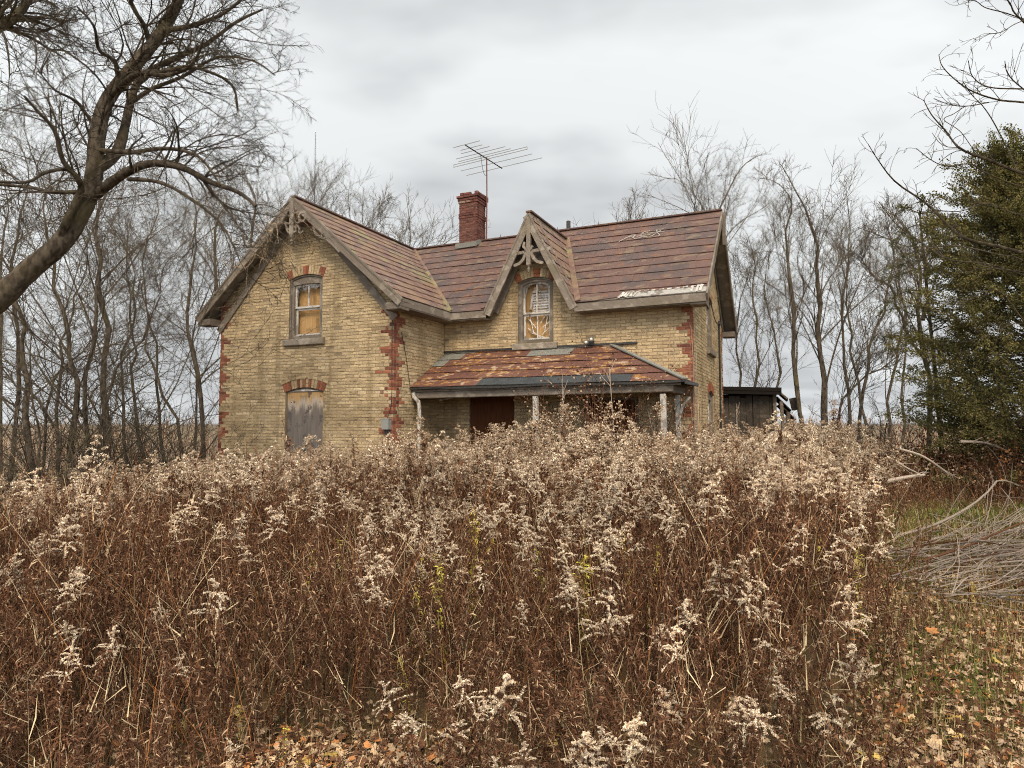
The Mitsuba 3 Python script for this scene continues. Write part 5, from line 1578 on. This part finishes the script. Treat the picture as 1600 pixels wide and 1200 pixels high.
for px, py, h, az, tl in near_individual:
    single('goldenrod', 'single dead goldenrod with a small cream plume near the front of the stand', 'weed', 'dead goldenrod plants at the front of the stand', px, py, h, az, tl, PARTS[rw.integers(6)])
HERO = [(945, 915, 3.6, 1.5, 'goldenrod with a bushy cone-shaped cream plume standing alone right of centre'), (1320, 912, 3.9, 1.7, 'goldenrod with the broadest flat cream plume near the stand\'s right edge'), (1222, 1012, 3.5, 1.35, 'goldenrod with a layered cream plume low at the right front'),
        (790, 1040, 3.2, 1.35, 'goldenrod with a single pale plume above the bottom middle'), (1195, 905, 3.9, 1.6, 'goldenrod with a drooping cream plume below a hooked one'), (1148, 872, 4.0, 1.5, 'goldenrod with a hooked cream plume bent to the right'), (1165, 1085, 3.1, 1.25, 'goldenrod with a rounded plume low right of bottom centre'),
        (1330, 1000, 3.5, 1.4, 'goldenrod with an upright cream plume at the right front corner'), (25, 862, 4.4, 1.6, 'goldenrod with a wide pale plume at the left edge'), (975, 1120, 2.75, 1.3, 'goldenrod with a stout plume cut by the bottom edge'), (920, 1140, 2.7, 1.0, 'goldenrod with a narrow plume left of the stout bottom one'),
        (1055, 1075, 3.2, 0.95, 'small goldenrod with a neat spire-shaped plume near the bottom'), (1300, 1085, 3.0, 1.2, 'goldenrod with ragged twin plume at the bottom right'), (1072, 935, 3.6, 0.7, 'goldenrod with a tiny bright plume right of the lone cone-shaped one'), (330, 800, 5.0, 1.2, 'goldenrod with a pale plume left of centre below the house corner')]
for i, (x, y, Y, s, lab) in enumerate(HERO):
    p = at(x, y, Y)
    h = p[2] - float(ground_z(p[0], p[1]))
    key = single('goldenrod', lab, 'weed', 'dead goldenrod plants at the front of the stand', p[0], p[1], h, rw.uniform(0, 360), rw.normal(0, 2, 2), [None, None, None])
    key = list(labels)[-1]
    st, lf, plm = goldenrod(520 + i, h, int(40 * h) + 10, 0.009, 26, 62, 0.0056, 3, cream=0.88, split=True, plume_len=min(0.17 * s, h * 0.5))
    M = T4().translate([float(p[0]), float(p[1]), float(ground_z(p[0], p[1])) - 0.01])
    for part, m in zip(('stem', 'leaves', 'plume'), (st, lf, plm)):
        put(key, part, {**m.ply('plant'), 'to_world': M})
# yellow-green plants among them
LIMEP = []
for i in range(3):
    st, lf, _ = goldenrod(560 + i, 1.0, 70, 0.014, 0, 0, 0, split=True, lime=True)
    LIMEP.append((st.ply('plant'), lf.ply('plant'), None))
for x, y, Y in ((655, 880, 4.3), (668, 900, 4.2), (740, 790, 5.6), (750, 800, 5.4), (912, 850, 4.6), (905, 870, 4.5), (1180, 840, 5.0), (985, 820, 5.2), (870, 860, 4.7), (640, 1000, 3.5), (540, 830, 5.4), (475, 850, 5.0), (1262, 830, 4.9), (700, 920, 4.1), (1340, 850, 4.9), (648, 860, 4.6), (662, 870, 4.5), (735, 800, 5.3), (908, 830, 4.8), (918, 860, 4.4), (930, 845, 4.9), (700, 850, 4.8), (862, 850, 4.6), (1100, 845, 4.9), (1010, 840, 4.9)):
    p = at(x, y, Y)
    h = p[2] - float(ground_z(p[0], p[1]))
    single('yellowing_weed', 'thin weed with yellow-green curled leaves among the brown stalks', 'weed', 'yellow-green weeds in the stand', p[0], p[1], max(h, 0.25) * 1.05, rw.uniform(0, 360), rw.normal(0, 4, 2), LIMEP[rw.integers(3)])
for x, y, Y, lab in ((1520, 905, 5.6, 'small yellow-leaved weed in front of the brush pile'), (380, 1090, 3.4, 'small green and yellow weed at the bottom left by the fallen leaves'), (440, 1120, 3.2, 'bright yellow-green sprig beside the bottom clearing')):
    p = at(x, y, Y)
    h = max(p[2] - float(ground_z(p[0], p[1])), 0.2)
    single('yellowing_weed', lab, 'weed', None, p[0], p[1], h, rw.uniform(0, 360), (0, 0), LIMEP[rw.integers(3)], 1.6)

# weeds grown up at the porch, saplings, vines, the red bush
for x, y, Y, n, lab in ((915, 645, 11.9, 13, 'tall clump of brown weeds standing up before the porch, left of the two'), (975, 650, 12.0, 10, 'tall clump of brown weeds before the porch, right of the two'), (1005, 690, 11.6, 6, 'pale plumed weed clump before the right porch post')):
    key = thing('weed_clump', lab, 'weed')
    top_p = at(x, y, Y)
    m = MB()
    for k in range(n):
        g = goldenrod(600 + k + int(x), top_p[2] * rw.uniform(0.78, 1.12), 50, 0.02, 12, 9, 0.015, 2, cream=0.45, plume_len=0.3)
        v, f, uv = g.arrays()
        ox, oy = rw.normal(0, 0.22, 2)
        m.add(v + [top_p[0] + ox + 0.25 * (v[:, 2:3] * ox)[:, 0].mean(), top_p[1] + oy, 0.05], f, uv)
    put(key, 'stems', m.ply('plant'), kind='stuff')
for i, (base, topx, topy, Y, lab) in enumerate((((880, 690), 878, 592, 12.4, 'pale leafless sapling before the porch, left of the two'), ((962, 690), 952, 575, 12.4, 'pale leafless sapling before the porch, right of the two'), ((1155, 700), 1150, 640, 16.5, 'pale leafless sapling before the shed'), ((1040, 690), 1012, 640, 12.9, 'thin pale sapling beside the right porch post'))):
    a, b = at(base[0], base[1], Y), at(topx, topy, Y)
    a[2] = 0
    r = np.random.default_rng(640 + i)
    key = thing('sapling', lab, 'tree')
    q = smooth_path(np.array([a, a * 0.6 + b * 0.4 + [0.03, 0, 0], b]), 12)
    R = np.linspace(0.017, 0.006, 12)
    st = MB().tubes(q, R, 5, (15.5 / 16, 0.75))
    put(key, 'stem', st.ply('plant'))
    s, d, l, rr = sprout(q[None], R[None], np.array([1.0]), 8, r, (0.5, 0.9), (0.4, 0.8), 0.45, 0.5, 0.6)
    P1, R1 = grow(s, d, l, np.clip(rr, 0.006, 0.01), 6, 0.12, 0.1, r, 0.5)
    put(key, 'branches', MB().tubes(P1, R1, 4, (15.5 / 16, 0.7)).ply('plant'), kind='stuff')
vine = thing('bare_vine', 'bare tan vine stems climbing the right corner of the house', 'vine')
m = MB()
r = np.random.default_rng(660)
for k in range(26):
    on_front = k < 17
    u0 = UM - abs(r.normal(0, 0.35)) if on_front else 0
    z = np.linspace(0.1, r.uniform(1.2, 4.0 if k % 3 == 0 else 2.6), 12)
    wv = np.cumsum(r.normal(0, 0.035, 12))
    if on_front:
        pts = np.c_[np.minimum(u0 + wv, UM + 0.0), np.full(12, DV - 0.02) + r.normal(0, 0.01, 12), z]
    else:
        pts = np.c_[np.full(12, UM + 0.02) + abs(r.normal(0, 0.015, 12)), DV + 0.1 + abs(r.normal(0.3, 0.4) + wv), z]
    m.tubes(H(pts), np.linspace(0.008, 0.004, 12), 4, pal(TAN if k % 2 else DEADWOOD, 1, r, .4, .9)[0])
put(vine, 'stems', m.ply('plant'), kind='stuff')
vine = thing('bare_vine', 'bare grey vine tangled over the peak of the front wing gable', 'vine')
m = MB()
for k in range(46):
    side = r.uniform(-0.95, 0.12)
    s0 = np.array([-W / 2 + side * 1.5, -OV - 0.06, ZR - 0.15 - abs(side) * 1.5 * 0.86 - 0.1])
    P, R = grow(s0[None], r.normal(size=(1, 3)) * [0.8, 0.25, 0.5] + [[0, 0, -0.55]], np.array([r.uniform(0.4, 1.2)]), np.array([0.006]), 9, 0.22, -0.03, r, 0.5)
    P[..., 1] = np.minimum(P[..., 1], -OV - 0.055)
    m.tubes(H(P[0]), R[0], 3, pal(TAN if k % 3 == 0 else DEADWOOD, 1, r, .5, 1.0)[0])
put(vine, 'stems', m.ply('plant'), kind='stuff')


def leafy_bush(name, lab, x, y, Y, rad, colours, seed, n=700, nst=26, size=0.06):
    r = np.random.default_rng(seed)
    c = at(x, y, Y)
    key = thing(name, lab, 'bush')
    g = float(ground_z(c[0], c[1]))
    s = np.tile([c[0], c[1], g], (nst, 1)) + r.normal(0, rad * 0.3, (nst, 3)) * [1, 1, 0]
    d = r.normal(0, 0.5, (nst, 3)) + [0, 0, 1.0]
    P, R = grow(s, d, r.uniform(0.7, 1.2, nst) * (c[2] - g + rad), np.full(nst, 0.008), 7, 0.14, 0.0, r, 0.4)
    put(key, 'stems', MB().tubes(P, R, 3, pal(STEM, 1, r, .5, .9)[0]).ply('plant'), kind='stuff')
    bi, tt = r.integers(0, nst, n), r.uniform(0.35, 1, n) * 6.99
    i = tt.astype(int)
    p = P[bi, i] + (P[bi, i + 1] - P[bi, i]) * (tt - i)[:, None] + r.normal(0, 0.06, (n, 3))
    dd = unit(r.normal(size=(n, 3)))
    m = MB().leaves(p, dd, unit(np.cross(dd, r.normal(size=(n, 3)))), size * r.uniform(.6, 1.3, n), size * 0.6 * r.uniform(.6, 1.2, n), r.uniform(0, 1, n), pal(r.choice(colours, n), n, r))
    put(key, 'leaves', m.ply('plant'), kind='stuff')


leafy_bush('red_bush', 'low bush with dark red leaves at the evergreen\'s foot', 1480, 682, 14.5, 0.5, [RED, LEAF, LEAF], 670, 420)
leafy_bush('red_bush', 'reddish brown bush at the right edge under the evergreen', 1590, 705, 12.0, 0.4, [LEAF, LEAF, ORANGE, STEM], 671, 500)
leafy_bush('brown_bush', 'tangled brown bush behind the grass patch', 1420, 715, 13.6, 0.6, [LEAF, STEM, DULL, TAN], 672, 500)
leafy_bush('brown_bush', 'tangled brown bush between grass patch and evergreen', 1530, 715, 12.6, 0.6, [LEAF, STEM, DULL], 673, 500)
leafy_bush('brown_bush', 'tangled brown shrub growing against the right half of the porch', 945, 615, 12.3, 0.75, [DULL, LEAF, LEAF, TAN, LEAF], 676, 2600, 60, 0.05)
leafy_bush('brown_bush', 'dry vine-like shrub between the porch\'s right posts', 1012, 622, 12.7, 0.5, [DULL, LEAF, LEAF, DEADWOOD], 677, 900, 44, 0.04)
leafy_bush('yellow_bush', 'low yellow-leaved bush in the thicket beside the house', 262, 712, 16.5, 0.45, [LIME, YELLOW, LEAF], 674, 420)
leafy_bush('yellow_bush', 'sparse yellow-leaved shrub under the thicket trunks', 165, 705, 16.8, 0.4, [LIME, YELLOW, DRY, LEAF], 675, 200)

# ------------------------------------------------------------------ brush pile, fallen branches, litter, grass
r = np.random.default_rng(700)
bp = thing('brush_pile', 'long pile of cut grey branches beside the grass at the right', 'brush pile')
tw = MB()
for k in range(84):
    t = r.random()
    Y = 5.9 + 3.2 * t
    x0 = Y * r.uniform(0.565, 0.86)
    L = r.uniform(1.6, 4.0)
    z0 = 0.04 + abs(r.normal(0, 0.08)) + 0.06 * (t < 0.6) + (r.uniform(0.05, 0.26) if k % 3 == 1 else 0)
    rise = r.uniform(-0.02, 0.24) if k % 6 else r.uniform(0.2, 0.34)
    back = r.random() < 0.28 and k % 6
    if back:
        rise, L = 0.02, min(L, 1.8)
    a = np.array([x0, Y, z0])
    d = np.array([1.0, r.normal(0.05, 0.62), rise * 0.7]) * np.array([-0.6 if back else 1, 1, 1])
    P, R = grow(a[None], d[None], np.array([L]), np.array([r.choice([0.007, 0.010, 0.014, 0.021], p=[.38, .34, .2, .08])]), 11, 0.055, -0.012 if k % 3 else -0.03, r, 0.35)
    P[..., 2] = np.clip(P[..., 2], 0.03, 0.72 + 0.1 * np.sin(P[..., 0] * 3))
    put(bp, 'branch', MB().tubes(P[0, ::-1] if k % 2 else P[0], R[0], 6, pal(DEADWOOD if k % 4 else LEAF, 1, r, .0, .5)[0]).ply('plant'))
    s, d2, l, rr = sprout(P, R, np.array([L]), 8, r, (0.3, 0.9), (0.15, 0.45), 0.2, 0.05, 0.5)
    P1, R1 = grow(s, d2, l, np.clip(rr, 0.004, 0.008), 5, 0.1, 0.0, r, 0.5)
    P1[..., 2] = np.maximum(P1[..., 2], 0.02)
    tw.tubes(P1, R1, 3, pal(DEADWOOD, 1, r, .2, .8)[0])
n = 800
P, R = grow(np.c_[r.uniform(3.6, 7.6, n), r.uniform(5.7, 8.8, n), r.uniform(0.02, 0.16, n)], np.c_[np.ones(n), r.normal(0, 0.6, n), r.normal(0.03, 0.2, n)], r.uniform(0.3, 1.1, n), np.full(n, 0.005), 4, 0.12, 0, r, 0.5)
ok = P[:, 0, 0] / P[:, 0, 1] > 0.56
P[..., 2] = np.maximum(P[..., 2], 0.015)
tw.tubes(P[ok], R[ok], 3, pal(DEADWOOD, int(ok.sum()), r, .05, .7))
put(bp, 'twigs', tw.ply('plant'), kind='stuff')
for pts, Y, ra, lab in (([(1385, 752), (1420, 745), (1445, 742)], 10.8, .035, 'broken grey branch lying at the right edge of the weeds'), ([(1400, 700), (1440, 712), (1475, 735), (1482, 742)], 11.5, .022, 'curved grey branch fallen behind the grass patch'), ([(1500, 690), (1540, 692), (1575, 705)], 12.5, .028, 'arched dead branch below the evergreen'), ([(1395, 718), (1415, 730), (1440, 742)], 10.9, .018, 'thin pale branch resting across the broken one')):
    key = thing('fallen_branch', lab, 'branch')
    q = smooth_path(px_path(pts, Y), 14)
    put(key, 'wood', MB().tubes(q, np.linspace(ra, ra * 0.5, 14), 7, pal(DEADWOOD, 1, r, .6, .9)[0]).ply('plant'))
    s, d2, l, rr = sprout(q[None], np.linspace(ra, ra * 0.5, 14)[None], np.array([0.6]), 6, r, (0.3, 0.8), (0.3, 0.6), 0.2, 0.15, 0.4)
    P1, R1 = grow(s, d2, l, np.clip(rr, 0.006, 0.012), 6, 0.12, 0, r, 0.4)
    put(key, 'twigs', MB().tubes(P1, R1, 4, pal(DEADWOOD, 1, r, .5, .8)[0]).ply('plant'), kind='stuff')

# fallen leaves: lobed, curled; the nearest each a thing
LOBE = np.array([(0, 0), (0.30, -0.10), (0.55, 0.18), (0.40, 0.30), (0.52, 0.62), (0.24, 0.60), (0.0, 1.0), (-0.24, 0.60), (-0.52, 0.62), (-0.40, 0.30), (-0.55, 0.18), (-0.30, -0.10)])


def litter_leaf(r, size):
    c = np.array([0, 0.35])
    v = np.vstack([LOBE + r.normal(0, 0.05, LOBE.shape), [c]]) - c
    curl = r.uniform(0.1, 0.7)
    z = curl * (v[:, 0] ** 2) * r.choice([1, 1, -0.6]) + r.normal(0, 0.05, 13) + 0.25 * r.normal() * v[:, 1] * 0.5
    v = np.c_[v, z - z.min() * 0.5] * size
    f = [[i, (i + 1) % 12, 12] for i in range(12)]
    return v, np.array(f)


def place_leaf(r, x, y, size, flat=0.22):
    v, f = litter_leaf(r, size)
    a = r.uniform(0, 6.28)
    n = unit(r.normal(0, flat, 3) + [0, 0, 1])
    ax = unit(np.cross(n, [math.cos(a), math.sin(a), 0]))
    M = np.array([np.cross(ax, n), ax, n])
    return v @ M + [x, y, float(ground_z(x, y)) + 0.025 + 0.02 * r.random()], f


def leaf_zone(r):
    if r.random() < 0.68:
        y = 3.0 + 4.5 * r.random() ** 1.5
        return y * r.uniform(0.50, 0.86), y
    if r.random() < 0.7:
        return r.normal(-0.85, 0.4), r.normal(3.15, 0.2)
    y = r.uniform(2.9, 4.2)
    return y * r.uniform(-0.8, 0.55), y


for _ in range(230):
    x, y = leaf_zone(r)
    if y > 5.2:
        y = 3 + (y - 3) * 0.5
    v, f = place_leaf(r, x, y, r.uniform(0.03, 0.085), 0.32)
    c = r.choice([ORANGE, BUFFL, BUFFL, YELLOW, TAN, TAN, LEAF])
    cn = {ORANGE: 'orange-brown', BUFFL: 'pale buff', YELLOW: 'dull yellow', TAN: 'tan', LEAF: 'dark brown'}[int(c)]
    key = thing('fallen_leaf', f'{cn} curled fallen leaf lying on the ground at the front of the weeds', 'leaf', f'{cn} fallen leaves at the front')
    scene[key] = MB().add(v, f, pal(c, 1, r, .35, 1)[0]).ply('plant')
m = MB()
for _ in range(7800):
    x, y = leaf_zone(r)
    v, f = place_leaf(r, x, y, r.uniform(0.014, 0.045), 0.4)
    m.add(v, f, pal(r.choice([ORANGE, BUFFL, TAN, TAN, TAN, LEAF, LEAF, LEAF, STEM, DULL]), 1, r, .2, 1)[0])
scene['leaf_litter'] = m.ply('plant')
labels['leaf_litter'] = {'label': 'small broken leaves scattered over the ground', 'category': 'leaves', 'kind': 'stuff'}
n = 26000
y = 3.0 + 9.4 * r.random(n) ** 0.8
x = y * r.uniform(0.52, 0.86, n)
z = ground_z(x, y)
az = r.uniform(0, 6.28, n)
d = unit(np.c_[np.cos(az), np.sin(az), r.uniform(0.1, 1.2, n)])
side = unit(np.c_[-np.sin(az), np.cos(az), np.zeros(n)])
gn = meshkit.noise(np.c_[x * 1.5, y * 1.5, x * 0], 5)
green = np.where(r.random(n) < np.interp(y, [4, 6, 8], [0.16, 0.2, 0.5]) + 0.7 * (gn - 0.45), GRASS, np.where(r.random(n) < 0.45, LEAF, DRY))
m = MB().leaves(np.c_[x, y, z], d, side, r.uniform(0.05, 0.15, n), r.uniform(0.005, 0.010, n) * np.interp(y, [3, 10], [0.8, 2.2]), r.uniform(0.2, 1.2, n), pal(green, n, r, 0.3, 1.0))
n = 2200
x, y = r.uniform(-3.2, 2.2, n), r.uniform(2.6, 3.7, n)
az = r.uniform(0, 6.28, n)
m.leaves(np.c_[x, y, ground_z(x, y)], unit(np.c_[np.cos(az), np.sin(az), r.uniform(0.05, 0.8, n)]), unit(np.c_[-np.sin(az), np.cos(az), np.zeros(n)]), r.uniform(0.06, 0.22, n), r.uniform(0.003, 0.007, n), r.uniform(0.2, 1.2, n), pal(r.choice([DRY, STRAW, DRY, LEAF, GRASS], n), n, r, 0.2, 0.9))
scene['ground_grass'] = m.ply('plant')
labels['ground_grass'] = {'label': 'short green and dry grass on the open ground at the right', 'category': 'grass', 'kind': 'stuff'}

# far-off hedgerow and wood beyond the falling ground
m = MB()
n = 2200
y = 30 + 130 * r.random(n) ** 1.5
x = y * r.uniform(-1.0, 1.0, n)
s = np.c_[x, y, ground_z(x, y)]
P, R = grow(s, r.normal(0, 0.22, (n, 3)) + [0, 0, 1], np.interp(y, [30, 60, 150], [2.6, 5.6, 7.6]) * r.uniform(0.6, 1.1, n) * np.where(x > 0.15 * y, 1.0, 1.1), np.interp(y, [30, 150], [0.03, 0.13]), 4, 0.1, 0, r, 0.4)
m.tubes(P, R, 3, pal(r.choice([DEADWOOD, DULL, LEAF], n), n, r, .3, .9))
s, d, l, rr = sprout(P, R, r.uniform(2.0, 3.5, n), 7, r, (0.4, 0.9), (0.3, 0.7), 0.05, 0.4, 0.5)
P1, R1 = grow(s, d, l, np.repeat(np.interp(y, [30, 150], [0.014, 0.06]), 7), 3, 0.15, 0.05, r, 0.5)
m.tubes(P1, R1, 3, pal(r.choice([DEADWOOD, DULL, LEAF], len(P1)), len(P1), r, .3, .9))
scene['far_wood'] = m.ply('plant')
labels['far_wood'] = {'label': 'far-off strip of bare brushwood across the fields', 'category': 'wood', 'kind': 'stuff'}
for k in [k for k in labels if k not in scene and not any(s_.startswith(k + '__') for s_ in scene)]:
    del labels[k]
